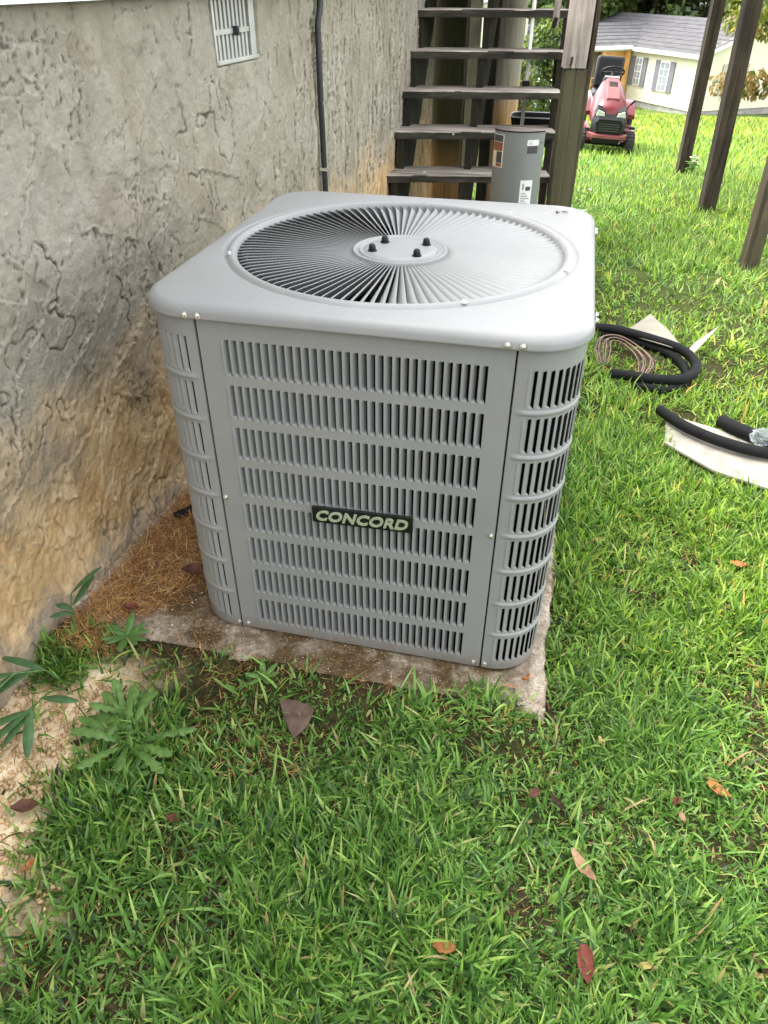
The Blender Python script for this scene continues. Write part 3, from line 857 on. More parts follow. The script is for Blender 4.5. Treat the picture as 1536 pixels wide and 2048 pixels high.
# logs and poles behind the stairs
def logpole(name, label, x0, y, r, z1, mat, z0, seed, lean=0.0):
    V = []; F = []; n = 28; zs = np.linspace(z0, z1, 22)
    for i, z in enumerate(zs):
        for k in range(n):
            q = 2*math.pi*k/n; rr = r*(1 + .05*(float(vnoise(np.array([k*1.1]), np.array([z*2+seed]), seed)[0])-.5))
            V.append((rr*math.cos(q) + lean*(z-z0), rr*math.sin(q), z-z0))
    for i in range(len(zs)-1):
        for k in range(n): F.append((i*n+k, i*n+(k+1) % n, (i+1)*n+(k+1) % n, (i+1)*n+k))
    F += [tuple((len(zs)-1)*n+k for k in range(n))]
    o = mesh_obj(name, V, F, mat, None, smooth=True, loc=(x0, y, z0)); tag(o, label, 'pole'); return o
def logmat(name, lo, hi, zc):
    m = NT(name, .85, spec=.2); v = m.coord((16, 16, 1.1), 'World'); a = m.noise(v, 1.8, 6, .65, .3); z = m.sep(m.coord((1, 1, 1), 'World'))[2]
    zz = m.math('ADD', z, m.math('MULTIPLY', m.math('SUBTRACT', a, .5), .35))
    k = m.n('ShaderNodeMapRange'); m.l(zz, k.inputs[0]); k.inputs[1].default_value = zc-.12; k.inputs[2].default_value = zc+.12
    A = m.ramp(a, [(.3, [x*.45 for x in lo]), (.5, lo), (.75, [min(1, x*1.3) for x in lo])]); B = m.ramp(a, [(.3, [x*.55 for x in hi]), (.5, hi), (.75, [min(1, x*1.3) for x in hi])])
    m.color(m.mix(k.outputs[0], A, B)); m.bump(a, .8, .008); return m.m
logpole('log_pole', 'peeled log pole, orange brown below and grey above, behind the steps', -.150, 4.2, .108, 2.5, logmat('peeled_log', (.50, .30, .13), (.34, .315, .25), .72), -.2, 3, .004)
logpole('dark_log_pole', 'thick log pole nearest the house, its top coloured dark like under-deck shade', -.535, 4.05, .128, 2.5, logmat('shaded_log', (.20, .125, .05), (.035, .036, .016), .36), -.2, 9)  # upper part coloured near-black green, carrying the darkness under the deck
# dark boards added behind, in place of the darkness under the deck
sk = empty('shade_boards', 'added dark boards in place of the darkness under the deck behind the steps', 'shade backdrop', (-.93, 4.75, -.2))
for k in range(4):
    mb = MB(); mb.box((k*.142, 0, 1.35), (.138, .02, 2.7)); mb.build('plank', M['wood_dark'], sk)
# fluted downspout
mb = MB(); prof = []
for k in range(13): prof.append((-.036+.006*k, -.016 if k % 2 == 0 else -.010))
prof += [(.036, .03), (-.036, .03)]
mb.prism(prof, 0, 2.6)
o = mb.build('downspout', plain('ivory_metal', (.55, .55, .40), .5, 0, .25, 5), None, loc=(-.322, 3.80, -.15)); tag(o, 'ivory fluted downspout standing between the two log poles', 'downspout')
mb = MB(); mb.box((0, 0, 1.3), (.075, .075, 2.7)); o = mb.build('dark_post', M['wood_dark'], None, loc=(-.225, 4.0, -.15)); tag(o, 'narrow dark square post right of the ivory downspout', 'post')
# white steel pole with black foot
sp_ = empty('steel_pole', 'slim white metal pole with black foot rising behind the third step', 'pole', (.052, 3.42, -.12))
mb = MB(); mb.lathe([(.011, 0), (.011, 2.4)], 12); mb.build('pole', M['white_siding'], sp_, autos=60)
mb = MB(); mb.box((0, 0, 1.0), (.045, .04, .03)); mb.build('clamp', M['black'], sp_, bevel=.004)
# leaning stick
mb = MB(); mb.tube([(.235, 3.75, -.1), (.222, 3.62, .62), (.205, 3.5, 1.02)], [.012, .011, .009], 7)
o = mb.build('leaning_stick', M['post_low'], None); tag(o, 'thin brown stick leaning behind the newel post', 'stick')
# black tub with white rim
tb = empty('black_tub', 'black plastic tub with white rim resting behind the fourth step', 'tub', (.14, 3.72, .50))
mb = MB()
def rr2(hx, hy, r, z, n=32): return [(x, y, z) for x, y in rrect(hx, -hy, hy, r, n)]
loops = [rr2(.15, .09, .04, 0), rr2(.18, .12, .05, .17), rr2(.172, .112, .045, .17), rr2(.145, .085, .04, .01)]
V = sum(loops, []); F = []
for i in range(3):
    for k in range(32): F.append((i*32+k, i*32+(k+1) % 32, (i+1)*32+(k+1) % 32, (i+1)*32+k))
F += [tuple(range(32))[::-1], tuple(range(96, 128))]
mb.add(V, F); mb.build('tub_body', M['black'], tb, autos=40)
mb = MB(); L = rr2(.183, .123, .05, .172); mb.tube(L+[L[0]], .0035, 6, cap=False); mb.build('rim', M['white_siding'], tb)
mb = MB()
for x in (-.12, .12):
    for y in (-.06, .06): mb.tube([(x, y, 0), (x*1.1, y*1.1, -.62)], .012, 8)
mb.build('stand', M['black'], tb)
# crumpled bag under the steps
def crumple(name, label, loc, s, mat, cat, seed=1):
    V = []; F = []; n, m = 18, 12
    for i in range(m+1):
        th = math.pi*i/m
        for k in range(n):
            ph = 2*math.pi*k/n; r = 1 + .55*(float(vnoise(np.array([k*1.3]), np.array([i*1.7]), seed)[0])-.5)
            V.append((s[0]*r*math.sin(th)*math.cos(ph), s[1]*r*math.sin(th)*math.sin(ph), s[2]*(r*math.cos(th)+.8)))
    for i in range(m):
        for k in range(n): F.append((i*n+k, (i+1)*n+k, (i+1)*n+(k+1) % n, i*n+(k+1) % n))
    o = mesh_obj(name, V, F, mat, None, smooth=False, loc=loc); return tag(o, label, cat)
crumple('crumpled_bag', 'crumpled black bag in the dark under the lowest visible step', (-.09, 3.25, -.05), (.13, .10, .12), plain('shiny_black_bag', (.02, .02, .022), .25), 'bag', 5)
crumple('scrap_bag', 'dark crumpled rubbish seen under the steps left of the curved panel', (-.03, 3.6, .25), (.07, .06, .06), plain('scrap_bag', (.03, .028, .025), .35), 'rubbish', 8)

# loose curved service panel standing on its end
pn = empty('curved_panel', 'loose curved grey sheet metal panel with stickers standing before the steps', 'panel', (.105, 2.46, -.06))
def panel():
    ch, sag, h = .126, .062, .835; V = []; F = []; n = 22
    Rr = (ch**2+sag**2)/(2*sag); am = math.asin(ch/Rr)
    def P(a, rr): return (rr*math.sin(a), -(rr*math.cos(a)-(Rr-sag)))
    prof = [P(-am+2*am*k/n, Rr) for k in range(n+1)]; inner = [P(am-2*am*k/n, Rr-.004) for k in range(n+1)]
    fl = [(ch-.004, .012), (-ch+.004, .012)]
    poly = prof + [(ch+.001, .016), (ch-.005, .016)] + inner + [(-ch+.005, .016), (-ch-.001, .016)]
    mb = MB(); m = len(poly)
    V = [(x, y, z) for z in (0, h) for x, y in poly]
    F = [(k, (k+1) % m, m+(k+1) % m, m+k) for k in range(m)] + [tuple(range(m, 2*m)), tuple(range(m))[::-1]]
    mb.add(V, F); mb.build('sheet', plain('panel_grey', (.20, .21, .21), .42, .2, .08, 3), pn, autos=35)
    mb = MB(); mb.tube([(x, y, h) for x, y in prof], .0035, 6); mb.build('rim', M['black'], pn)  # black strip along the top edge, standing for the shade inside the sheet
    V = []; 
    for z in (h-.06, h+.001): V += [(x, y+.0012, z) for x, y in inner]
    mi = len(inner)
    def patch(name, a0, a1, z0, z1, mat, off=.0012, par=pn):
        V = []; F = []; q = 8
        for z in (z0, z1):
            for k in range(q+1): 
                x, y = P(a0+(a1-a0)*k/q, Rr+off); V.append((x, y, z))
        for z in (z0, z1):
            for k in range(q+1):
                x, y = P(a0+(a1-a0)*k/q, Rr+off-.001); V.append((x, y, z))
        c = 2*(q+1)
        for k in range(q): F += [(k, k+1, q+2+k, q+1+k), (c+k, k, k+q+1, c+k+q+1)[:0] or (k, c+k, c+k+1, k+1), (q+1+k, q+2+k, c+q+2+k, c+q+1+k)]
        F += [(0, q+1, c+q+1, c), (q, c+q, c+2*q+1, 2*q+1)]
        return mesh_obj(name, V, F, mat, par)
    wht = plain('sticker_white', (.72, .72, .72), .5, 0, .03); blk = plain('sticker_black', (.05, .05, .055), .5); red = plain('sticker_rust', (.22, .085, .045), .5, 0, .4, 18); cream = plain('sticker_cream', (.62, .58, .45), .5)
    rd = lambda a: a*am
    s1 = patch('sticker', rd(.32), rd(.74), h-.062, h-.036, wht); patch('sticker_band', rd(.34), rd(.72), h-.098, h-.064, blk)
    for k in range(3): patch('print_line', rd(.36), rd(.52), h-.046-.005*k, h-.0445-.005*k, plain('ink', (.25, .25, .25), .6) if k == 0 else bpy.data.materials['ink'], .0018, s1)
    p2 = patch('label_plate', rd(.22), rd(.66), h-.60, h-.225, wht)
    ink = bpy.data.materials['ink']
    patch('print_block', rd(.42), rd(.60), h-.275, h-.255, blk, .0018, p2)
    for k in range(9): patch('print_line', rd(.28), rd(.44+.15*((k*7) % 3)/2), h-.292-.012*k, h-.287-.012*k, ink, .0018, p2)
    patch('print_mark', rd(.30), rd(.36), h-.27, h-.240, ink, .0018, p2)
    s3 = patch('warning_label', rd(-.99), rd(-.52), h-.172, h-.018, cream)
    patch('warning_dark', rd(-.97), rd(-.55), h-.052, h-.021, blk, .0018, s3); patch('warning_red', rd(-.97), rd(-.55), h-.095, h-.054, red, .0018, s3)
    patch('warning_photo', rd(-.80), rd(-.56), h-.150, h-.098, blk, .0018, s3); patch('warning_foot', rd(-.80), rd(-.56), h-.168, h-.152, red, .0018, s3)
    mb = MB(); mb.lathe([(.004, 0), (.003, .002), (0, .0022)], 8, Matrix.Rotation(R(90), 4, 'X'))
    x, y = P(rd(.88), Rr+.0005); mb.build('rivet', blk, pn, loc=(x, y, h-.05))
panel()

# ------------------------------------------------------------------ three deck posts and the deck above
for (x0, y0, lab, dx) in ((1.565, 3.318, 'nearest brown deck post at the right edge of the photo', -.05), (1.535, 5.06, 'middle dark deck post, second of three on the lawn', -.085), (1.575, 7.33, 'farthest and slimmest dark deck post, beside small white weeds', -.03)):
    z = gz(x0, y0); e = empty('deck_post', lab, 'post', (x0, y0, z), group='deck posts on the lawn'); w_ = .094 if y0 < 4 else .112
    leanpost('timber', x0, y0, z-.1, x0+dx*1.0, y0, 2.45, w_, w_, R(8), M['post_low'] if y0 < 4 else M['post_r'], e, Vector((x0, y0, z)), seed=int(y0*3))
M['deck'] = wood('deck_boards', (.12, .09, .06), (.26, .21, .15), 'X')
dk = empty('deck', 'raised wooden deck carried by the lawn posts above the steps', 'deck', (.5, 5.9, 2.45))
for k in range(20):
    mb = MB(); mb.box((0.05, -1.35+k*.148, .10), (2.25, .14, .03)); mb.build('deck_board', M['deck'], dk)
for x in (-1.0, 0, 1.05):
    mb = MB(); mb.box((x, .05, .02), (.045, 2.9, .12)); mb.build('joist', M['wood_dark'], dk)

# ------------------------------------------------------------------ riding mower
def mower():
    mx, my = .745, 9.20; z = gz(mx, my)
    e = empty('riding_mower', 'red riding lawn mower with black grille parked facing the camera on the lawn', 'lawn mower', (mx, my, z), rot=(R(2), R(3), R(4))); e.scale = (.84, .84, .82)
    red = NT('mower_red', .32); v = red.coord(); red.color(red.ramp(red.noise(v, 5, 4), [(.3, (.095, .008, .011)), (.7, (.15, .016, .020))])); red.b.inputs['Coat Weight'].default_value = .1; red = red.m
    pink = plain('faded_red', (.19, .055, .055), .5); blk = M['black']; gls = plain('lamp_glass', (.52, .55, .48), .12, .1, .1)
    # local: -y is forward (toward camera), x right
    def loft(name, secs, mat, par=e, autos=40):
        V = []; F = []; m = len(secs[0][1])
        for y, pts in secs: V += [(x, y, zz) for x, zz in pts]
        for i in range(len(secs)-1):
            for k in range(m-1): F.append((i*m+k, i*m+k+1, (i+1)*m+k+1, (i+1)*m+k))
        F += [tuple(range(m))[::-1], tuple((len(secs)-1)*m+k for k in range(m))]
        return mesh_obj(name, V, F, mat, par, autos=autos)
    def sec(w0, w1, zb, zt, zc):      # hood section: half widths at bottom and shoulder
        return [(-w0, zb), (-w0, zb+(zt-zb)*.5), (-w1, zt-.05), (-w1*.62, zt), (0, zc), (w1*.62, zt), (w1, zt-.05), (w0, zb+(zt-zb)*.5), (w0, zb)]
    hood = loft('hood', [(-.50, sec(.22, .18, .44, .62, .63)), (-.44, sec(.245, .21, .42, .70, .715)), (-.25, sec(.25, .20, .42, .79, .81)), (0, sec(.245, .175, .42, .87, .895)), (.22, sec(.24, .15, .42, .94, .965))], red)
    loft('hood_scoop', [(-.36, [(-.10, .74), (-.085, .775), (.085, .775), (.10, .74)]), (-.1, [(-.10, .86), (-.09, .885), (.09, .885), (.10, .86)]), (.15, [(-.095, .93), (-.085, .965), (.085, .965), (.095, .93)])], pink)
    mb = MB(); mb.box((0, -.02, .905), (.13, .16, .012), Matrix.Rotation(R(18), 3, 'X')); mb.build('hood_vent', M['wood_dark'], e, bevel=.003)
    loft('front_grille', [(-.565, [(-.17, .34), (-.20, .46), (-.16, .52), (.16, .52), (.20, .46), (.17, .34)]), (-.46, [(-.24, .32), (-.255, .48), (-.22, .62), (.22, .62), (.255, .48), (.24, .32)])], blk)
    for k in range(4):
        mb = MB(); mb.box((0, -.568+.002*k, .37+.03*k), (.30, .012, .010)); mb.build('grille_bar', plain('bar_grey', (.05, .05, .055), .4) if k == 0 else bpy.data.materials['bar_grey'], e)
    for s in (-1, 1):
        hl = loft('headlight', [(-.525, [(s*.075, .535), (s*.10, .60), (s*.19, .63), (s*.215, .56), (s*.15, .52)]), (-.44, [(s*.075, .57), (s*.10, .66), (s*.20, .68), (s*.235, .60), (s*.15, .56)])], gls)
        loft('headlight_rim', [(-.515, [(s*.06, .52), (s*.09, .615), (s*.20, .645), (s*.232, .555), (s*.15, .505)]), (-.45, [(s*.06, .56), (s*.09, .67), (s*.205, .69), (s*.245, .60), (s*.15, .55)])], blk, hl)
    loft('bumper', [(-.60, [(-.20, .27), (-.22, .31), (.22, .31), (.20, .27)]), (-.50, [(-.29, .25), (-.30, .33), (.30, .33), (.29, .25)])], pink)
    mb = MB(); mb.box((0, -.2, .25), (.40, .62, .14)); mb.build('chassis', blk, e, bevel=.01)
    mb = MB(); mb.tube([(-.36, -.36, .19), (.36, -.36, .19)], .022, 8); mb.build('front_axle', red, e)
    mb = MB(); mb.prism([(-.46, -.02), (-.38, -.22), (.38, -.22), (.46, -.02), (.44, .36), (-.44, .36)], .10, .21); mb.build('mower_deck', M['wood_dark'], e, bevel=.015, autos=40)
    def wheel(name, x, y, r, w_):
        We = MB(); Mw = Matrix.Translation((x, y, r)) @ Matrix.Rotation(R(90), 4, 'Y')
        We.lathe([(r*.5, -w_/2), (r*.9, -w_/2), (r, -w_*.35), (r, w_*.35), (r*.9, w_/2), (r*.5, w_/2)], 26, Mw)
        t = We.build('tyre', plain('tyre_rubber', (.02, .02, .021), .85) if 'tyre_rubber' not in bpy.data.materials else bpy.data.materials['tyre_rubber'], None, autos=35)
        Wr = MB(); Wr.lathe([(0, -w_*.3), (r*.3, -w_*.32), (r*.5, -w_*.45), (r*.5, w_*.45), (r*.3, w_*.32), (0, w_*.3)], 20, Mw)
        rim = Wr.build('rim', plain('rim_cream', (.35, .33, .28), .5) if 'rim_cream' not in bpy.data.materials else bpy.data.materials['rim_cream'], None, autos=35)
        o = bpy.data.objects.new(name, None); link(o, e); t.parent = o; rim.parent = o
        n_ = 18; G = MB()
        for k in range(n_):
            q = 2*math.pi*k/n_; Gm = Matrix.Translation((x, y, r)) @ Matrix.Rotation(q, 4, 'X')
            G.box(Gm @ Vector((0, 0, r+.002)), (w_*.8, .014, .012), Gm.to_3x3())
        G.build('tread_lugs', bpy.data.materials['tyre_rubber'], o)
    wheel('front_wheel', -.36, -.36, .17, .13); wheel('front_wheel', .36, -.36, .17, .13)
    wheel('rear_wheel', -.36, .75, .25, .22); wheel('rear_wheel', .36, .75, .25, .22)
    for s in (-1, 1):
        loft('fender', [(.42, [(s*.22, .40), (s*.22, .46), (s*.47, .44), (s*.48, .38)]), (.55, [(s*.22, .50), (s*.22, .57), (s*.46, .55), (s*.48, .48)]), (.80, [(s*.22, .56), (s*.22, .62), (s*.46, .60), (s*.48, .53)]), (1.05, [(s*.22, .48), (s*.22, .54), (s*.46, .52), (s*.48, .45)])], red)
        mb = MB(); mb.box((s*.34, .12, .30), (.22, .52, .035)); mb.build('footrest', red, e, bevel=.01)
    mb = MB(); mb.box((0, .34, .80), (.30, .14, .30), taper=.85); mb.build('dashboard', blk, e, bevel=.03)
    # steering wheel
    mb = MB(); c = Vector((0, .40, 1.015)); Rm = Matrix.Rotation(R(-32), 3, 'X'); pts = [c + Rm @ Vector((.165*math.cos(q), .165*math.sin(q), 0)) for q in np.linspace(0, 2*math.pi, 33)]
    mb.tube(pts, .0125, 8, cap=False)
    for q in (0.2, 2.94, 4.71): mb.tube([c, c+Rm @ Vector((.16*math.cos(q), .16*math.sin(q), 0))], .012, 6)
    mb.tube([c, c+Rm @ Vector((0, 0, -.22))], .022, 8); mb.build('steering_wheel', blk, e, autos=50)
    mb = MB(); mb.box((0, .34, .955), (.22, .018, .022)); mb.build('dash_strip', M['white_siding'], e, bevel=.004)
    # seat
    def seatblock(name, c, d, rot): 
        b_ = MB(); b_.box(c, d, rot); o = b_.build(name, blk, e, autos=60); m1 = o.modifiers.new('b', 'BEVEL'); m1.width = .05; m1.segments = 4; return o
    seatblock('seat', (0, .78, .66), (.44, .42, .12), Matrix.Identity(3)); seatblock('backrest', (0, 1.0, .93), (.43, .14, .46), Matrix.Rotation(R(-10), 3, 'X'))
    mb = MB(); mb.tube([(.30, .35, .40), (.33, .30, .58), (.40, .27, .66)], .009, 8); mb.tube([(.355, .29, .61), (.41, .265, .675)], .016, 8); mb.build('lever', blk, e)
    mb = MB(); mb.tube([(.25, -.10, .36), (.43, -.10, .35)], .013, 8); mb.tube([(.36, -.10, .353), (.44, -.10, .35)], .022, 8); mb.build('pedal', blk, e)
    mb = MB(); mb.lathe([(0, 0), (.012, .004), (.016, .02)], 10, Matrix.Translation((.20, -.50, .21)) @ Matrix.Rotation(R(90), 4, 'X')); mb.build('tie_rod_end', M['screw'], e)
mower()

# ------------------------------------------------------------------ house downhill
def far_house():
    C = Vector((6.5, 45.6, -4.62)); u = Vector((-.567, .823, 0)); w_ = Vector((.823, .567, 0))
    e = empty('cream_house', 'single storey cream clapboard house with grey shingle roof down the slope', 'house', C)
    cream = NT('cream_siding', .6); z = cream.sep(cream.coord((1, 1, 1), 'World'))[2]
    cream.color(cream.ramp(cream.noise(cream.coord((1, 1, 1), 'World'), 1.1, 3), [(.3, (.60, .585, .44)), (.7, (.66, .645, .50))])); cream = cream.m
    green = cream
    white = plain('white_trim', (.72, .72, .70), .5, 0, .03, 1)
    roofm = NT('grey_shingle', .95, spec=.1); rv = roofm.coord((1, 1, 1), 'World'); roofm.color(roofm.ramp(roofm.noise(rv, 2.5, 6, .7), [(.3, (.075, .073, .078)), (.7, (.13, .127, .133))])); roofm = roofm.m
    sh = plain('shutter_grey', (.16, .16, .19), .6); shb = plain('shutter_taupe', (.42, .38, .30), .6); glass = plain('window_glass', (.25, .28, .30), .1); cedar = plain('orange_cedar', (.72, .38, .12), .6, 0, .2, 3)
    stone = plain('grey_footing', (.30, .29, .27), .9, 0, .3, 3)
    def P(a, b, h): return u*a + w_*b + Vector((0, 0, h))
    EV, HM, D, L = 2.70, 1.28, 7.6, 14.0
    U3 = Matrix((u, w_, Vector((0, 0, 1)))).transposed()
    def bx(name, a0, a1, b0, b1, h0, h1, mat, par=e, bevel=0):
        mb = MB(); mb.box(P((a0+a1)/2, (b0+b1)/2, (h0+h1)/2), (abs(a1-a0), abs(b1-b0), h1-h0), U3); return mb.build(name, mat, par, bevel=bevel)
    # long wall (b=0), gable wall (a=0); every clapboard course its own piece
    bx('footing', .05, L-.05, .05, D-.05, -.9, .05, stone)
    def course(a0, a1, b0, b1, nrm, h, hh, mat):
        mb = MB(); o1 = nrm*.03; o0 = nrm*.008; A = P(a0, b0, 0); B = P(a1, b1, 0)
        V = [A+Vector((0, 0, h)), B+Vector((0, 0, h)), A+o1+Vector((0, 0, h)), B+o1+Vector((0, 0, h)), A+o0+Vector((0, 0, h+hh)), B+o0+Vector((0, 0, h+hh)), A+Vector((0, 0, h+hh)), B+Vector((0, 0, h+hh))]
        mb.add(V, [(0, 1, 3, 2), (2, 3, 5, 4), (4, 5, 7, 6), (0, 2, 4, 6), (1, 7, 5, 3)]); return mb.build('clapboard', mat, e)
    bx('wall', .02, L, .02, .2, 0, EV, cream); bx('wall', .02, .2, .02, D, 0, EV, cream)
    nC = 18; hh = EV/nC
    for k in range(nC):
        course(.05, 5.8, 0.02, 0.02, -w_, k*hh, hh, cream); course(.02, .02, .05, D, -u, k*hh, hh, green)
    # gable triangle
    for k in range(8):
        h = EV+.16*k; b0 = D/2*(h-EV)/HM + .08
        if b0 < D/2-.1: course(.02, .02, b0, D-b0, -u, h, .16, green)
    mb = MB(); V = [P(.05, .03, EV), P(.05, D-.03, EV), P(.05, D/2, EV+HM-.05)]; V2 = [v+u*.1 for v in V]; mb.add(V+V2, [(0, 1, 2), (5, 4, 3), (0, 3, 4, 1), (1, 4, 5, 2), (2, 5, 3, 0)]); mb.build('gable', green, e)
    for (a, b) in ((0, 0),): bx('corner_trim', a-.03, a+.09, b-.03, b+.09, 0, EV, white)
    # roof slopes with shingle courses
    def slope(b_e, b_r, a0, a1, he, hr, n=9):
        for k in range(n):
            t0, t1 = k/n, (k+1)/n
            q = [P(a0, b_e+(b_r-b_e)*t0, he+(hr-he)*t0+.05), P(a1, b_e+(b_r-b_e)*t0, he+(hr-he)*t0+.05), P(a1, b_e+(b_r-b_e)*t1, he+(hr-he)*t1+.02), P(a0, b_e+(b_r-b_e)*t1, he+(hr-he)*t1+.02)]
            V = q + [x-Vector((0, 0, .05)) for x in q]
            mb = MB(); mb.add(V, [(0, 1, 2, 3), (7, 6, 5, 4), (0, 4, 5, 1), (1, 5, 6, 2), (2, 6, 7, 3), (3, 7, 4, 0)]); mb.build('shingle_course', roofm, e)
    sl_ = HM/(D/2)
    slope(-.35, D/2, -.30, L+.3, EV-.35*sl_, EV+HM); slope(D+.35, D/2, -.30, L+.3, EV-.35*sl_, EV+HM)
    bx('fascia', -.30, L+.3, -.38, -.35, EV-.35*sl_-.14, EV-.35*sl_+.05, white); bx('soffit', -.30, L+.3, -.35, 0, EV-.17, EV-.14, white)
    for s_ in (0, 1):
        mb = MB(); b0, b1 = (-.35, D/2) if s_ == 0 else (D+.35, D/2)
        A = P(-.33, b0, EV-.35*sl_-.12); B = P(-.33, b1, EV+HM-.12); V = [A, B, B+Vector((0, 0, .15)), A+Vector((0, 0, .15))]; V2 = [v+u*.03 for v in V]
        mb.add(V+V2, [(0, 1, 2, 3), (7, 6, 5, 4), (0, 4, 5, 1), (3, 2, 6, 7), (0, 3, 7, 4), (1, 5, 6, 2)]); mb.build('rake_board', white, e)
    def window(face, pos, w0, h0, h1, shut, cols=2, rows=4, both=True):
        # face 'L': on long wall, pos along u ; face 'G': on gable wall, pos along w
        def B_(name, c0, c1, h0_, h1_, d0, d1, mat, par):
            if face == 'L': return bx(name, c0, c1, -d1, -d0, h0_, h1_, mat, par)
            return bx(name, -d1, -d0, c0, c1, h0_, h1_, mat, par)
        f = B_('window', pos-w0/2, pos+w0/2, h0, h1, .02, .07, white, e)
        B_('pane', pos-w0/2+.06, pos+w0/2-.06, h0+.06, (h0+h1)/2-.03, .065, .08, glass, f); B_('pane', pos-w0/2+.06, pos+w0/2-.06, (h0+h1)/2+.03, h1-.06, .065, .08, glass, f)
        for k in range(1, cols): B_('muntin', pos-w0/2+w0*k/cols-.015, pos-w0/2+w0*k/cols+.015, h0+.06, h1-.06, .078, .092, white, f)
        for k in range(1, rows):
            hq = h0+(h1-h0)*k/rows
            if rows > 1: B_('muntin', pos-w0/2+.06, pos+w0/2-.06, hq-.015, hq+.015, .078, .092, white, f)
        for s_ in ((-1, 1) if both else (-1,)): B_('shutter', pos+s_*(w0/2+.22)-.19, pos+s_*(w0/2+.22)+.19, h0-.02, h1+.02, .03, .075, shut, e)
    window('L', 5.05, .62, .75, 2.15, sh); window('L', 2.75, .80, .68, 2.12, sh); 
    window('G', 2.35, .95, .75, 2.15, shb, 2, 2)
    bx('window_box', -.30, -.08, 1.9, 2.8, .62, .86, sh)
    # porch wing running out from the long wall
    A0 = 5.8; WL = 8.0
    bx('wing_wall', A0+1.5, A0+6.0, -WL, -.02, 0, EV+.05, cream)
    for k in range(nC):
        mb = None; course(A0+1.5, A0+1.5, -WL, -.05, -u, k*hh, hh, cream)
    bx('porch_floor', A0, A0+1.5, -WL, -.02, -.05, .12, cedar)
    bx('porch_beam', A0, A0+.14, -WL, -.02, EV-.28, EV-.02, white)
    for b in (-1.95, -.3, -5.4, -7.8): bx('porch_post', A0+.0, A0+.22, b-.14, b+.14, .12, EV-.28, cedar)
    for b0 in (-1.8,): bx('porch_screen', A0+.3, A0+.36, -1.85, -.35, .12, EV-.3, cedar)
    for k in range(3): bx('porch_rail', A0+.05, A0+.10, -7.8, -1.95, .45+.32*k*1.0, .50+.32*k, cedar)
    for k in range(26): bx('baluster', A0+.055, A0+.095, -7.7+k*.22, -7.66+k*.22, .2, 1.09, cedar)
    # wing roof
    for (ae, ar) in ((A0-.35, A0+3.0), (A0+6.3, A0+3.0)):
        for k in range(7):
            t0, t1 = k/7, (k+1)/7; s2 = 1.0/3.0
            he = EV - .05; hr = EV+.92
            q = [P(ae+(ar-ae)*t0, -WL-.3, he+(hr-he)*t0+.05), P(ae+(ar-ae)*t0, 0+3.4*t0, he+(hr-he)*t0+.05), P(ae+(ar-ae)*t1, 0+3.4*t1, he+(hr-he)*t1+.02), P(ae+(ar-ae)*t1, -WL-.3, he+(hr-he)*t1+.02)]
            V = q + [x-Vector((0, 0, .05)) for x in q]
            mb = MB(); mb.add(V, [(0, 1, 2, 3), (7, 6, 5, 4), (0, 4, 5, 1), (1, 5, 6, 2), (2, 6, 7, 3), (3, 7, 4, 0)]); mb.build('shingle_course', roofm, e)
    bx('fascia', A0-.38, A0-.35, -WL-.3, -.38, EV-.17, EV+.01, white)
    # wing windows behind the porch
    for b in (-3.4, -5.6):
        f = bx('window', A0+1.40, A0+1.46, b-.42, b+.42, .75, 2.15, white); bx('pane', A0+1.38, A0+1.41, b-.34, b+.34, .82, 2.08, glass, f)
        for s_ in (-1, 1): bx('shutter', A0+1.42, A0+1.46, b+s_*.62-.17, b+s_*.62+.17, .74, 2.16, sh)
    # step-pattern lattice skirting
far_house()
def small_house():
    C = Vector((-4.6, 43.5, -4.6)); e = empty('pale_house', 'pale house with a shallow roof glimpsed through the top of the steps', 'house', C)
    cr = plain('pale_siding', (.82, .80, .62), .6, 0, .05, 1); rf = plain('blue_grey_roof', (.22, .23, .27), .9); wh = bpy.data.materials['white_trim']
    mb = MB(); mb.box((0, 2.5, 2.4), (3.4, 5, 4.8)); mb.build('wall', cr, e)
    for k in range(24):
        mb = MB(); mb.box((0, -.01, .1+k*.2), (3.42, .04, .16)); mb.build('clapboard', cr, e)
    V = [(-2.0, -.4, 4.55), (2.1, -.4, 5.25), (2.1, 5.4, 5.25), (-2.0, 5.4, 4.55)]; mb = MB(); mb.add([Vector(v) for v in V]+[Vector(v)+Vector((0, 0, .15)) for v in V], [(3, 2, 1, 0), (4, 5, 6, 7), (0, 1, 5, 4), (1, 2, 6, 5), (2, 3, 7, 6), (3, 0, 4, 7)]); mb.build('roof', rf, e)
    mb = MB(); mb.add([Vector((-2.0, -.45, 4.50)), Vector((2.1, -.45, 5.20)), Vector((2.1, -.45, 5.42)), Vector((-2.0, -.45, 4.72)), Vector((-2.0, -.41, 4.50)), Vector((2.1, -.41, 5.20)), Vector((2.1, -.41, 5.42)), Vector((-2.0, -.41, 4.72))], [(0, 1, 2, 3), (7, 6, 5, 4), (0, 4, 5, 1), (3, 2, 6, 7)]); mb.build('fascia', wh, e)
small_house()
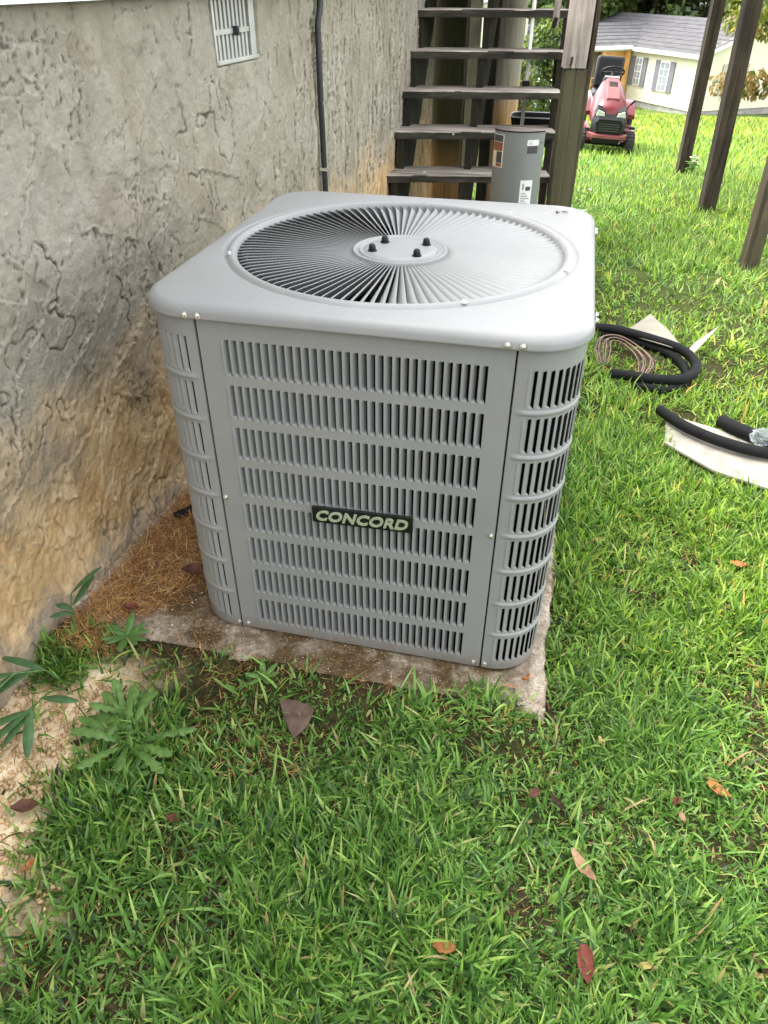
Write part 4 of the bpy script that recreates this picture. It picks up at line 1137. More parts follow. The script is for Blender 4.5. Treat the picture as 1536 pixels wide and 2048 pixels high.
def car():
    C = Vector((-1.05, 38.0, gz(-1.05, 38))); e = empty('parked_car', 'small white car parked far off, glimpsed through the steps', 'car', C)
    wh = plain('car_white', (.75, .76, .77), .3, 0, .03, 1); gl = plain('car_glass', (.03, .035, .04), .1); ty = bpy.data.materials['tyre_rubber']
    mb = MB(); prof = [(-2.1, .25), (-2.15, .6), (-1.9, .78), (-1.1, .86), (-.6, 1.35), (.9, 1.38), (1.5, .92), (2.1, .85), (2.2, .5), (2.1, .25)]
    Mx = Matrix(((1, 0, 0, 0), (0, 0, 1, 0), (0, 1, 0, 0), (0, 0, 0, 1))); mb.prism(prof, -.85, .85, Mx); mb.build('body', wh, e, bevel=.06, autos=40)
    mb = MB(); mb.prism([(-1.0, .9), (-.55, 1.28), (.85, 1.3), (1.35, .92)], -.87, .87, Mx); mb.build('side_window', gl, e)
    for x in (-1.35, 1.35):
        for y in (-.86, .86):
            mb = MB(); mb.lathe([(0, -.1), (.31, -.1), (.33, 0), (.31, .1), (0, .1)], 18, Matrix.Translation((x, y*.93, .33)) @ Matrix.Rotation(R(90), 4, 'X')); mb.build('wheel', ty, e, autos=40)
car()

# ------------------------------------------------------------------ trees
def tree(name, label, loc, h, cw, ch, nleaf, lsz, cols, seed, trunk_r=.18, base=.25, droop=0.0, clumps=26, aspect=1.0, group=None):
    r = np.random.default_rng(seed)
    e = empty(name, label, 'tree', loc, group=group)
    bark = M['wood_dark'] if seed % 2 else M['post_low']
    mb = MB(); pts = [(0, 0, -.3), (.05*cw, 0, h*.3), (.0, .04*cw, h*.6), (.03*cw, .02, h*.9)]
    mb.tube(pts, [trunk_r*1.25, trunk_r, trunk_r*.6, trunk_r*.2], 9)
    cen = []
    for k in range(clumps):
        q = r.uniform(0, 2*math.pi); t = r.uniform(0, 1)**.8; zz = base*h + (1-base)*h*t
        rad = cw*math.sqrt(max(.05, 1-(2*(t-.42))**2 if t > .42 else 1-(1.6*(.42-t))**2))*r.uniform(.25, 1.0)
        cen.append((rad*math.cos(q), rad*math.sin(q), zz))
    for k in range(0, clumps, 3):
        c = cen[k]; z0 = max(h*.15, c[2]-ch*1.5); mb.tube([(0, 0, z0), (c[0]*.5, c[1]*.5, (z0+c[2])/2), c], [trunk_r*.4, trunk_r*.22, .02], 6)
    mb.build('trunk', bark, e, autos=60)
    cen = np.array(cen); ci = r.integers(0, clumps, nleaf); rad = r.uniform(.5, 1.25, clumps)*ch
    d = r.normal(size=(nleaf, 3)); d /= np.linalg.norm(d, axis=1)[:, None]
    p = cen[ci] + d*(rad[ci]*r.uniform(.35, 1.0, nleaf)**.6)[:, None]*np.array([1.25, 1.25, .75])
    az = r.uniform(0, 2*math.pi, nleaf); el = r.normal(-.2-droop, .5, nleaf)
    a = np.stack([np.cos(az)*np.cos(el), np.sin(az)*np.cos(el), np.sin(el)], 1)
    b = np.cross(a, r.normal(size=(nleaf, 3))); b /= np.linalg.norm(b, axis=1)[:, None]
    s = lsz*r.uniform(.6, 1.3, nleaf)[:, None]; wl = s*.34*aspect
    nrm = np.cross(a, b)
    V = np.stack([p, p+a*s*.5+b*wl+nrm*s*.06, p+a*s-nrm*s*.05, p+a*s*.5-b*wl+nrm*s*.06], 1).reshape(-1, 3)
    Fq = np.arange(nleaf*4).reshape(-1, 4); Fq = np.concatenate([Fq[:, [0, 1, 2]], Fq[:, [0, 2, 3]]])
    cols = np.array(cols); cl = r.integers(0, len(cols), clumps); pick = np.where(r.random(nleaf) < .65, cl[ci], r.integers(0, len(cols), nleaf))
    c = cols[pick]*r.uniform(.75, 1.25, nleaf)[:, None]
    mesh_np('crown', V, [Fq], M['leaf'], e, False, np.repeat(c, 4, 0))
    return e
G1 = [(.085, .135, .035), (.12, .18, .045), (.17, .22, .06), (.05, .085, .025)]
G2 = [(.10, .14, .03), (.15, .18, .04), (.06, .10, .02)]
AUT = [(.22, .20, .05), (.14, .17, .04), (.28, .22, .07), (.08, .11, .03), (.26, .17, .08), (.06, .09, .02)]
forest = [(-11, 58, 'leftmost dark tree on the far wooded edge'), (-6.5, 60, 'rounded tree on the far edge above the small pale house'), (-2.5, 57, 'tall tree filling the gap above the parked car'), (1.2, 61, 'green tree behind the left end of the grey roof'),
          (4.6, 63, 'dense tree directly behind the roof ridge'), (8.0, 61, 'broad tree behind the roof between the two far deck posts'), (11.6, 59, 'dark tree behind the right end of the house'), (15.5, 60, 'rightmost tree on the far wooded edge'),
          (-15, 62, 'far dark tree hidden mostly by the house wall'), (19.5, 62, 'far tree beyond the right edge of the lawn')]
forest += [(-4.5, 68, 'second row tree between the pale house and the stair post'), (3.0, 69, 'second row tree over the left half of the grey roof'), (6.6, 68, 'second row tree over the middle of the grey roof'), (10.2, 69, 'second row tree over the right half of the grey roof'), (-.8, 69, 'second row tree hidden behind the newel post')]
for i, (x, y, lab) in enumerate(forest):
    tree('forest_tree', lab, (x, y, gz(x, y)-.2), 12+(i*37 % 5)*.8, 4.0, 1.45, 8500, .46, G1 if i % 3 else G2, 100+i, .22, .10, .2, 34, group='trees along the far edge of the lawn')
for x, y, lab in ((-3, -10, 'left added tree, unseen behind the camera, dimming the unit front'), (6, -10, 'right added tree, unseen behind the camera, dimming the unit front')):
    tree('added_shade_tree', lab, (x, y-3, -.05), 7.5, 3.2, 1.2, 6000, .45, G1, int(300+x), .2, .03, .2, 36)  # invented trees out of view, added to hold back sky light on the unit
tree('sapling', 'dark green bushy tree seen between the steps and the newel post', (-.75, 27, gz(-.75, 27)), 3.0, .85, .40, 4500, .14, G1, 201, .05, .05, .2, 26)
tree('sapling', 'yellow green shrub low behind the white metal pole', (-1.65, 26, gz(-1.65, 26)), 1.5, .55, .3, 2500, .14, G2+AUT[:1], 202, .03, .03, .3, 16)
tree('sapling', 'leafy pale green tree between the steps and the newel post, higher than the dark one', (-1.2, 34, gz(-1.2, 34)), 5.4, 1.3, .55, 4500, .2, G2, 203, .08, .35, .2, 24)
tree('autumn_tree', 'yellow leaved tree drooping in at the upper right corner', (3.68, 12.4, gz(3.68, 12.4)), 4.6, 1.40, .34, 34000, .095, AUT, 204, .07, .17, .75, 95, .8)
tree('autumn_tree', 'yellowing tree beyond the house corner between the two far posts', (10.5, 36, gz(10.5, 36)), 7.2, 2.6, .8, 6000, .28, AUT, 205, .12, .45, .5, 30, .8)

# ------------------------------------------------------------------ hoses, sheets, wires
M['foam'] = plain('black_foam', (.008, .0085, .009), .75, 0, .3, 20, .3, .2)
M['board'] = plain('dirty_white_board', (.33, .305, .255), .75, 0, .3, 11, .5)
M['sheetm'] = plain('tan_white_sheet', (.30, .28, .22), .6, 0, .22, 6, .2)
ls = empty('line_set_coil', 'coil of black foam insulated hose lying on the grass beside the unit', 'hose', (.86, 1.7, -.05))
def spl(pts, n=10):
    pts = [Vector(p) for p in pts]; out = []
    for i in range(len(pts)-1):
        p0, p1, p2, p3 = pts[max(i-1, 0)], pts[i], pts[i+1], pts[min(i+2, len(pts)-1)]
        for k in range(n):
            t = k/n; out.append(.5*((2*p1)+(-p0+p2)*t+(2*p0-5*p1+4*p2-p3)*t*t+(-p0+3*p1-3*p2+p3)*t**3))
    out.append(pts[-1]); return out
LO = Vector(ls.location)
def ptsz(l): return [Vector(p)-LO for p in l]
HA = [(.46, 1.86, -.01), (.58, 1.886, .0), (.667, 1.887, .004), (.773, 1.848, .006), (.886, 1.783, .008), (.982, 1.706, .010), (1.035, 1.60, .012), (1.038, 1.48, .012), (.989, 1.385, .010), (.91, 1.352, .008), (.82, 1.362, .002), (.745, 1.39, -.008), (.682, 1.425, -.022)]
HB = [(.55, 1.87, -.03), (.64, 1.885, -.03), (.779, 1.845, -.028), (.914, 1.755, -.026), (.99, 1.635, -.024), (1.008, 1.485, -.024), (.968, 1.368, -.024), (.895, 1.320, -.026), (.814, 1.345, -.032), (.76, 1.37, -.045)]
for H_ in (HA, HB):
    mb = MB(); mb.tube(spl(ptsz(H_)), .0215 if H_ is HA else .0195, 12); mb.build('foam_hose', M['foam'], ls, autos=60)
wi = empty('wire_coil', 'coil of thin pinkish brown wires inside the black hose loop', 'wires', (.74, 1.73, -.02)); WO = Vector(wi.location)
wr = plain('pink_brown_wire', (.22, .13, .10), .5, 0, .35, 9); wr2 = plain('dark_wire', (.06, .04, .04), .5)
for k in range(8):
    d = .011*k; jz = .006*(k % 3)
    P_ = [(.625+d*.5, 1.50+d*.2, -.025+jz), (.600+d, 1.64, -.008+jz), (.632+d*.6, 1.775-d*.7, .0+jz), (.72, 1.80-d, .002+jz), (.815-d*.6, 1.69-d*.6, .0+jz), (.873-d, 1.545, -.005+jz), (.835-d*.5, 1.425+d*.3, -.02+jz)]
    mb = MB(); mb.tube(spl([Vector(p)-WO for p in P_], 8), .0027, 6); mb.build('wire', wr if k % 3 else wr2, wi)
def thicksheet(name, poly, th, mat, par=None, sub=None):
    V = []; n = len(poly); V = [Vector(p) for p in poly] + [Vector(p)-Vector((0, 0, th)) for p in poly]
    F = [tuple(range(n)), tuple(range(n, 2*n))[::-1]] + [((i+1) % n, i, n+i, n+(i+1) % n) for i in range(n)]
    return mesh_obj(name, V, F, mat, par)
fs = empty('folded_sheet', 'folded off-white sheet sticking up behind the coiled hose', 'sheet', (1.0, 1.95, -.05)); FO = Vector(fs.location)
def rel(l, O): return [Vector(p)-O for p in l]
thicksheet('sheet_leaf', rel([(.735, 1.86, .0), (.96, 1.70, .012), (1.012, 1.66, .014), (.95, 1.86, .03), (.872, 2.05, .035), (.81, 1.95, .02)], FO), .003, M['sheetm'], fs)
thicksheet('sheet_flap', rel([(1.008, 1.655, .012), (1.05, 1.665, .012), (1.195, 1.958, .045), (1.06, 1.75, .03)], FO), .003, M['sheetm'], fs)
b2 = thicksheet('white_board', [(.885, 1.06, -.004), (1.12, .955, -.002), (1.75, .70, .0), (1.62, .42, -.004), (1.25, .57, -.008), (1.02, .68, -.012), (.865, .84, -.012)], .008, M['board'])
tag(b2, 'dirty white flat board on the grass under cut pieces of black hose', 'board')
mb = MB(); mb.tube(spl([(.855, 1.045, .018), (.89, .985, .020), (.95, .91, .022), (1.05, .835, .024), (1.17, .79, .024), (1.30, .79, .024), (1.5, .83, .024)]), .0205, 12)
h = mb.build('hose_offcut', M['foam'], None, autos=60); tag(h, 'longer cut length of black foam hose across the white board', 'hose')
mb = MB(); mb.lathe([(.006, 0), (.0195, .0)], 12, Matrix.Translation((.8535, 1.0475, .018)) @ Matrix.Rotation(R(-60), 4, 'Z') @ Matrix.Rotation(R(-90), 4, 'Y')); mb.build('hose_bore', M['dark'], h)
mb = MB(); mb.tube(spl([(1.075, 1.0, .022), (1.14, .94, .022), (1.23, .88, .024), (1.35, .87, .024), (1.5, .90, .024)]), .026, 12)
h = mb.build('hose_offcut', M['foam'], None, autos=60); tag(h, 'thicker cut black hose piece with torn end at the far edge of the white board', 'hose')
cb = NT('clear_plastic', .12); cb.color((.75, .85, .85)); cb.b.inputs['Transmission Weight'].default_value = .75; cb.b.inputs['Alpha'].default_value = .75
crumple('plastic_bag', 'crumpled clear plastic scrap lying over the hose on the white board', (1.20, .86, .02), (.042, .03, .032), cb.m, 'plastic', 15)
# black pipe between wall and unit
mb = MB(); mb.tube(spl([(-.70, -.06, .02), (-.64, .0, .03), (-.57, .06, .055), (-.48, .09, .08), (-.40, .10, .12)]), .017, 10)
o = mb.build('pipe', M['foam'], None, autos=60); tag(o, 'black insulated pipe running from the wall foot into the unit', 'pipe')
mb = MB(); mb.tube(spl([(-.58, .16, .05), (-.52, .13, .10), (-.45, .13, .14)]), .012, 10); o = mb.build('pipe', M['conduit'], None, autos=60); tag(o, 'short dark conduit entering the unit above the black pipe', 'pipe')

# ------------------------------------------------------------------ grass
def blades(pos, L, W, az, lean, curl, col, twist=None, seg=3, name='grass', mat=None, colvar=True):
    n = len(pos); lv = seg+1; r = rng
    d = np.stack([np.cos(az), np.sin(az), 0*az], 1); sd_ = np.stack([-np.sin(az), np.cos(az), 0*az], 1)
    if twist is not None:
        sd_ = sd_*np.cos(twist)[:, None] + d*np.sin(twist)[:, None]
    prof = [.75, 1.0, .72, .0] if seg == 3 else ([.8, .8, 0] if seg == 2 else [.7, 1, .95, .65, 0])
    V = np.zeros((n, 2*seg+1, 3)); p = pos.copy(); ang = lean.copy()
    C = np.zeros((n, 2*seg+1, 3))
    for i in range(lv):
        wv = (W*prof[i]/2)[:, None]
        if i < seg:
            V[:, 2*i] = p - sd_*wv; V[:, 2*i+1] = p + sd_*wv
            C[:, 2*i] = col; C[:, 2*i+1] = col
        else: V[:, 2*i] = p; C[:, 2*i] = col*np.array([1.1, 1.0, .8])
        p = p + (d*np.sin(ang)[:, None] + np.array([0, 0, 1.0])*np.cos(ang)[:, None])*(L/seg)[:, None]
        ang = ang + curl/seg
    base = (np.arange(n)*(2*seg+1))[:, None]
    quads = np.concatenate([base + np.array([[2*i, 2*i+1, 2*i+3, 2*i+2]]) for i in range(seg-1)])
    tris = base + np.array([[2*seg-2, 2*seg-1, 2*seg]])
    return V.reshape(-1, 3), quads, tris, C.reshape(-1, 3)

def density(x, y):
    d = np.ones_like(x)
    onpad = (x < .487) & (x > -.86) & (y > -.560+(fbm(x*9, x*0, 33, 3)-.5)*.09+.05*sstep(.1,.4,x)) & (y < .64)
    d = np.where(onpad, 0, d)
    d = np.where((x < .50) & (x > -.86) & (y < .64) & (y > -.60) & ~onpad, .9, d)
    d = np.where(x < wall_x(y)+.03, 0, d)
    d = d*(1-.97*sandmask(x, y))
    for cx, cy_, rr_, k in ((-.36, -.64, .11, .8), (-.10, -.80, .075, .95), (-.22, -.86, .08, .8), (.24, -1.17, .035, .9), (.30, -.66, .05, .6), (-.60, -.60, .08, .5), (-.55, -.68, .07, .6)):
        d = d*(1-k*np.exp(-((x-cx)**2+(y-cy_)**2)/rr_**2))
    dirt = sstep(.58, .70, fbm(x*6+4, y*6+2, 34, 4)); d = d*(1-.6*dirt*(y < .2))
    # under the steps and near the house behind, thin grass
    d = np.where((x < .15) & (y > .64) & (y < 4.5), d*.25, d)
    d = np.where((x < -.1) & (y > 3) & (y < 5), d*.3, d)
    return d
def under(x, y):
    # footprints that stop grass
    u = (x > 6.3) & (y > 44)
    q = (np.abs(x-.11) < .14) & (np.abs(y-2.46) < .08)
    bd_ = (x > .90) & (y > .44+(1.6-x)*.5*(x < 1.62)) & (y < 1.03-.42*(x-.88)) & (x < 1.7) & (y > .58-(x-1.2)*.4)
    return u | q | bd_
def grass():
    r = rng; Vs = []; Qs = []; Ts = []; Cs = []; base = 0
    def addb(x, y, L, W, lean, curl, col, seg=3):
        nonlocal base
        fld = fbm(x*2.6+7, y*2.6, 37, 3)*6*math.pi; azv = fld + r.normal(0, 2.0, len(x))
        z = ground_z(x, y) - .006
        n = len(x); pos = np.stack([x, y, z], 1)
        V, q, t, C = blades(pos, L, W, azv, lean, curl, col, r.normal(0, .6, n), seg)
        Vs.append(V); Qs.append(q+base); Ts.append(t+base); Cs.append(C); base += len(V)
    def colors(n, x, y, dist):
        pal = np.array([(.072, .172, .032), (.115, .245, .048), (.170, .320, .070), (.25, .42, .105), (.030, .080, .020), (.34, .48, .13), (.45, .45, .20), (.42, .30, .15)])
        pr = np.array([.18, .23, .21, .15, .12, .075, .02, .015])
        c = pal[r.choice(len(pal), n, p=pr)]
        warm = sstep(.35, .65, fbm(x*1.3, y*1.3, 35, 3))[:, None]
        rightw = np.clip((x-.3)/1.2, 0, 1)[:, None]*sstep(-1.3, .2, y)[:, None]  # sunnier lawn put into the blade colour, growing towards the right
        c = c*(1-.5*warm) + c*np.array([1.35, 1.2, .8])*(.5*warm)
        c = c*1.12*(1 + rightw*np.array([.24, .11, -.05]))
        f = sstep(7, 22, y)[:, None]; c = c*(1-f) + c*np.array([.92, .82, .66])*f
        return c*r.uniform(.8, 1.2, n)[:, None]
    # near lawn: tufts
    cx0, cy0_ = .36, -1.72
    N = 52000
    u = r.uniform(0, 1, N); dist = .45*(7.5/.45)**u; th = r.uniform(-R(52), R(46), N)
    x = cx0 + dist*np.sin(th); y = cy0_ + dist*np.cos(th)
    # density here goes as 1/d^2: thin the closest so that it is even up to 2 m
    keep = r.random(N) < np.minimum(1, (dist/2.2)**2)
    x, y, dist = x[keep], y[keep], dist[keep]
    # even base scatter for 0.4..2.2 m in front
    xe = r.uniform(-.95, 2.2, 36000); ye = r.uniform(-1.55, .95, 36000)
    x = np.concatenate([x, xe]); y = np.concatenate([y, ye]); dist = np.hypot(x-cx0, y-cy0_)
    k = (r.random(len(x)) < density(x, y)) & ~under(x, y); x, y, dist = x[k], y[k], dist[k]
    hgt = .55+.85*sstep(.25, .75, fbm(x*4, y*4, 36, 3)); hgt = hgt*(1-.35*np.exp(-((y+.6)/.10)**2)*(x < .5))
    per = 6
    X = np.repeat(x, per) + r.normal(0, .010, len(x)*per); Y = np.repeat(y, per) + r.normal(0, .010, len(x)*per); D = np.repeat(dist, per); Hh = np.repeat(hgt, per)
    onp = (X < .470) & (X > -.86) & (Y > -.535+.03*sstep(.1,.4,X)) & (Y < .62)
    X, Y, D, Hh = X[~onp], Y[~onp], D[~onp], Hh[~onp]
    n = len(X); sc = np.clip(D/2.6, .85, 1.9)
    wide = r.random(n) < .55
    L = r.uniform(.024, .072, n)*Hh*sc**.4*np.where(wide, 1.15, 1); W = np.where(wide, r.uniform(.0060, .0105, n), r.uniform(.0034, .0060, n))*sc**.7
    c = colors(n, X, Y, D)
    nr = D < 2.5; ln = np.abs(r.normal(.85, .42, n)); cu = r.normal(.55, .6, n)
    for mk, sg in ((nr, 3), (~nr, 2)): addb(X[mk], Y[mk], L[mk], W[mk], ln[mk], cu[mk], c[mk], sg)
    # longer lazy blades
    s_ = (r.random(n) < .03) & (Y < .3+.0*X); m = s_.sum()
    addb(X[s_], Y[s_], r.uniform(.055, .105, m), r.uniform(.005, .0095, m)*sc[s_], np.abs(r.normal(.6, .35, m)), r.normal(.9, .4, m), colors(m, X[s_], Y[s_], D[s_]), 3)
    # far lawn
    N = 80000; dist = 5.0*(52/5.0)**r.uniform(0, 1, N); th = r.uniform(-R(18), R(24), N)
    x = cx0 + dist*np.sin(th); y = cy0_ + dist*np.cos(th)
    k = (r.random(N) < density(x, y)) & ~under(x, y); x, y, dist = x[k], y[k], dist[k]; n = len(x)
    addb(x, y, r.uniform(.05, .10, n)*np.clip(dist/9, .8, 1.7), np.clip(dist*.0011, .005, .05)*r.uniform(.7, 1.4, n), np.abs(r.normal(.4, .3, n)), r.normal(.6, .4, n), colors(n, x, y, dist), 2)
    V = np.concatenate(Vs); C = np.concatenate(Cs)
    q = [a for a in Qs]; t = [a for a in Ts]
    o = mesh_np('grass', V, [np.concatenate(q), np.concatenate(t)], M['grass'], None, False, np.clip(C, 0, 1))
    tag(o, 'uneven green lawn grass covering the ground around the unit', 'grass', kind='stuff')
grass()

# seed stalks, thin and straight
def straw(name, label, x, y, z, L, W, lean, curl, cols, cat):
    n = len(x); c = np.array(cols)[rng.integers(0, len(cols), n)]*rng.uniform(.7, 1.3, n)[:, None]
    V, q, t, C = blades(np.stack([x, y, z], 1), L, W, rng.uniform(0, 2*math.pi, n), lean, curl, c, rng.normal(0, 1, n), 2)
    o = mesh_np(name, V, [q, t], M['straw'], None, False, np.clip(C, 0, 1)); tag(o, label, cat, kind='stuff')
SC = [(.42, .22, .075), (.52, .30, .11), (.27, .12, .04), (.70, .48, .23), (.15, .065, .028)]
n = 30000; x = rng.uniform(-.86, -.36, n); y = rng.uniform(-.62, .56, n)
lim = np.interp(y, [-.62, -.50, -.44, -.30, -.1, .1, .56], [-.72, -.66, -.60, -.50, -.44, -.43, -.43])
pm = sstep(.10, -.04, x-lim + (fbm(x*12, y*12, 44, 3)-.5)*.16)*sstep(.30, .52, fbm(x*9, y*9, 43, 3)+.12)*(x > wall_x(y)+.055)
k = (rng.random(n) < pm) & (x < -.455+.0*(y)) | ((rng.random(n) < pm) & (y < -.45)); x, y = x[k], y[k]; n = len(x)
heap = .03*np.exp(-((x+.62)**2/.012+(y+.0)**2/.05)) + .012*fbm(x*20, y*20, 45, 2)
straw('straw_litter', 'brown dry straw and pine litter heaped between wall and unit', x, y, heap*rng.uniform(0, 1, n)+.001, rng.uniform(.015, .065, n), rng.uniform(.0014, .0030, n), rng.normal(1.40, .20, n), rng.normal(.1, .3, n), SC, 'straw')
# straw and dead blades caught in the lawn
n = 30000; x = rng.uniform(-.9, 1.6, n); y = rng.uniform(-1.35, .9, n); pr_ = sstep(.5, .7, fbm(x*6+4, y*6+2, 34, 4))*.5 + .12
for cx, cy_, rr_ in ((-.36, -.64, .12), (-.10, -.80, .07), (-.22, -.86, .09), (.24, -1.17, .04), (-.60, -.62, .14), (-.66, -.80, .12), (-.45, -.66, .10), (-.30, -.58, .06), (-.05, -.57, .05), (.15, -.56, .05)): pr_ = pr_ + 2.4*np.exp(-((x-cx)**2+(y-cy_)**2)/rr_**2)
pr_ = pr_ + 1.6*np.exp(-((y+.565)/.025)**2)*(x < .42)*(x > -.7)
onp = (x < .487) & (x > -.86) & (y > -.52) & (y < .62); pr_ = np.where(onp, .05, pr_)
body = (np.abs(x) < .47) & (y > -.465) & (y < .52)
k = (rng.random(n) < pr_) & ~body & (x > wall_x(y)+.05); x, y, onp = x[k], y[k], onp[k]; n = len(x)
straw('dead_grass', 'scattered dead brown grass blades in the lawn and on the slab', x, y, np.where(onp, .004, ground_z(x, y)+.006), rng.uniform(.012, .05, n), rng.uniform(.001, .0022, n), rng.normal(1.35, .2, n), rng.normal(.1, .3, n), SC, 'straw')
# crumbs and grit on the slab
def grit():
    n = 1100; x = rng.uniform(-.72, .48, n); y = rng.uniform(-.55, -.45, n); s = rng.uniform(.0006, .0022, n)
    n2 = 700; x = np.concatenate([x, rng.uniform(-.78, -.47, n2)]); y = np.concatenate([y, rng.uniform(-.5, .4, n2)]); s = np.concatenate([s, rng.uniform(.001, .005, n2)]); n += n2
    n3 = 1500; xs = rng.uniform(-.84, -.42, n3); ys_ = rng.uniform(-1.25, -.68, n3); kk = rng.random(n3) < sandmask(xs, ys_)
    x = np.concatenate([x, xs[kk]]); y = np.concatenate([y, ys_[kk]]); s = np.concatenate([s, rng.uniform(.002, .010, kk.sum())]); n = len(x)
    z = np.where(y < -.56, ground_z(x, y)+.004, .002)
    k = np.array([(1, 0, 0), (0, 1, 0), (-1, 0, 0), (0, -1, 0), (0, 0, .8), (0, 0, -.5)], float)
    V = np.stack([x, y, z], 1)[:, None] + k[None]*s[:, None, None]*rng.uniform(.6, 1.3, (n, 6, 1))
    f = np.array([(0, 1, 4), (1, 2, 4), (2, 3, 4), (3, 0, 4), (1, 0, 5), (2, 1, 5), (3, 2, 5), (0, 3, 5)])
    F = (np.arange(n)*6)[:, None, None]+f[None]
    pal = np.array([(.62, .50, .34), (.45, .33, .20), (.10, .07, .04), (.70, .62, .50), (.25, .16, .08)]); c = pal[rng.integers(0, 5, n)]
    c = np.where((y < -.6)[:, None], np.array([(.66, .48, .28)])*rng.uniform(.8, 1.2, n)[:, None], c)
    o = mesh_np('grit', V.reshape(-1, 3), [F.reshape(-1, 3)], M['straw'], None, False, np.repeat(c, 6, 0)); tag(o, 'crumbs of dirt and sandy grit on slab and bare earth', 'grit', kind='stuff')
grit()

# ------------------------------------------------------------------ weeds
def leafblade(p, az, el, L, W, bend=.6, lobes=0, n=8, fold=.25):
    V = []; F = []; p = Vector(p); a = el; q = p.copy()
    for i in range(n+1):
        t = i/n
        wv = W*math.sin(math.pi*min(1, t*.93+.03))**.75 if not lobes else W*(.25+.75*t**.7)*(1-max(0, (t-.8)/.2)**2)*(1+.22*math.sin(t*lobes*2.2*math.pi*2))
        d = Vector((math.cos(az)*math.cos(a), math.sin(az)*math.cos(a), math.sin(a))); s = Vector((-math.sin(az), math.cos(az), 0)); up = d.cross(s)*-1
        V += [q - s*wv/2 + up*-abs(wv)*fold*-1, q, q + s*wv/2 + up*abs(wv)*fold]
        q = q + d*L/n; a -= bend/n
    for i in range(n):
        b = i*3; F += [(b, b+1, b+4, b+3), (b+1, b+2, b+5, b+4)]
    return V, F
def leafmat(name, c):
    m = NT(name, .42, spec=.4); v = m.coord((1, 1, 1), 'World'); a = m.noise(v, 70, 4)
    m.color(m.ramp(a, [(.3, [x*.7 for x in c]), (.7, [x*1.25 for x in c])])); m.bump(a, .4, .002)
    tr = m.n('ShaderNodeBsdfTranslucent'); tr.inputs[0].default_value = cc([x*1.3 for x in c]); mx = m.n('ShaderNodeMixShader'); mx.inputs[0].default_value = .25
    m.l(m.b.outputs[0], mx.inputs[1]); m.l(tr.outputs[0], mx.inputs[2]); m.l(mx.outputs[0], m.t.nodes['Material Output'].inputs['Surface']); return m.m
WD1 = leafmat('blue_green_leaf', (.075, .165, .065)); WD2 = leafmat('fresh_green_leaf', (.15, .28, .075)); WD3 = leafmat('mid_green_leaf', (.11, .23, .06))
def weed(name, label, root, stems, mat, cat='weed'):
    z = gz(root[0], root[1]) if len(root) < 3 else root[2]
    e = empty(name, label, cat, (root[0], root[1], z)); e.scale = (1.3, 1.3, 1.2)
    mb = MB(); hasst = False
    for stp in stems:
        if stp.get('path'): mb.tube(stp['path'], .0016, 6); hasst = True
        for lf in stp['leaves']:
            V, F = leafblade(*lf[:5], **(lf[5] if len(lf) > 5 else {}))
            o = mesh_obj('leaf', V, F, mat, e, smooth=True)
    if hasst: mb.build('stem', WD3, e)
A = math.radians
weed('leafy_weed', 'tall dark weed with long lance leaves at the foot of the wall', (-.745, -.56), [
    dict(path=[(0, 0, 0), (-.005, .01, .05), (.0, .02, .10)], leaves=[((0, .015, .07), A(60), A(55), .075, .020), ((0, .02, .10), A(40), A(50), .085, .017), ((-.003, .01, .06), A(170), A(30), .045, .017, dict(bend=1.2)), ((0, .01, .05), A(210), A(35), .05, .016, dict(bend=1.3))])], WD1)
weed('leafy_weed', 'sprawling weed with lance leaves hanging over the pale sand', (-.69, -.70), [
    dict(path=[(0, 0, 0), (-.02, -.02, .07), (-.05, -.06, .10), (-.06, -.10, .095)], leaves=[((-.02, -.02, .07), A(178), A(20), .10, .017), ((-.03, -.03, .085), A(235), A(5), .10, .018), ((-.035, -.04, .09), A(222), A(-5), .11, .019), ((-.05, -.06, .10), A(205), A(5), .08, .016), ((-.05, -.06, .10), A(240), A(-8), .105, .018)]),
    dict(path=[(0, 0, 0), (.01, -.06, .06), (.015, -.115, .08)], leaves=[((.015, -.115, .08), A(232), A(-10), .10, .018), ((.015, -.115, .08), A(290), A(-20), .085, .020), ((.015, -.115, .08), A(215), A(0), .12, .020), ((.01, -.08, .07), A(10), A(10), .07, .018), ((.012, -.10, .075), A(250), A(-12), .09, .018)])], WD1)
def rosette(label, root, n, L, W, mat, lobes=3, seed=0, name='broadleaf_weed', fav=None):
    r = random.Random(seed); e = empty(name, label, 'weed', (root[0], root[1], gz(*root)))
    for k in range(n):
        a = 2*math.pi*k/n + r.uniform(-.25, .25) if fav is None else fav[k]
        V, F = leafblade((0, 0, .016), a, r.uniform(.30, .75), L*r.uniform(.75, 1.15), W*r.uniform(.8, 1.1), bend=r.uniform(.4, .9), lobes=lobes, n=34 if lobes else 10, fold=.22); mesh_obj('leaf', V, F, mat, e, smooth=True)
rosette('dandelion rosette with long toothed leaves between sand and lawn', (-.45, -.835), 9, .150, .028, WD2, 3, 3)
rosette('pale green broadleaf weed with lobed leaves left of the dandelion', (-.50, -.755), 9, .090, .026, WD2, 2, 4)
rosette('holed broad leaf weed at the edge of the sand patch', (-.535, -.80), 7, .07, .032, WD3, 0, 5)
rosette('small bright weed growing at the front edge of the slab', (-.20, -.60), 6, .05, .016, WD2, 0, 6)
rosette('low weed tuft on the left corner of the slab', (-.60, -.555), 10, .065, .022, WD3, 0, 7)
rosette('flat leafed weed in the lawn below the dandelion', (-.40, -.90), 8, .07, .020, WD3, 1, 8)
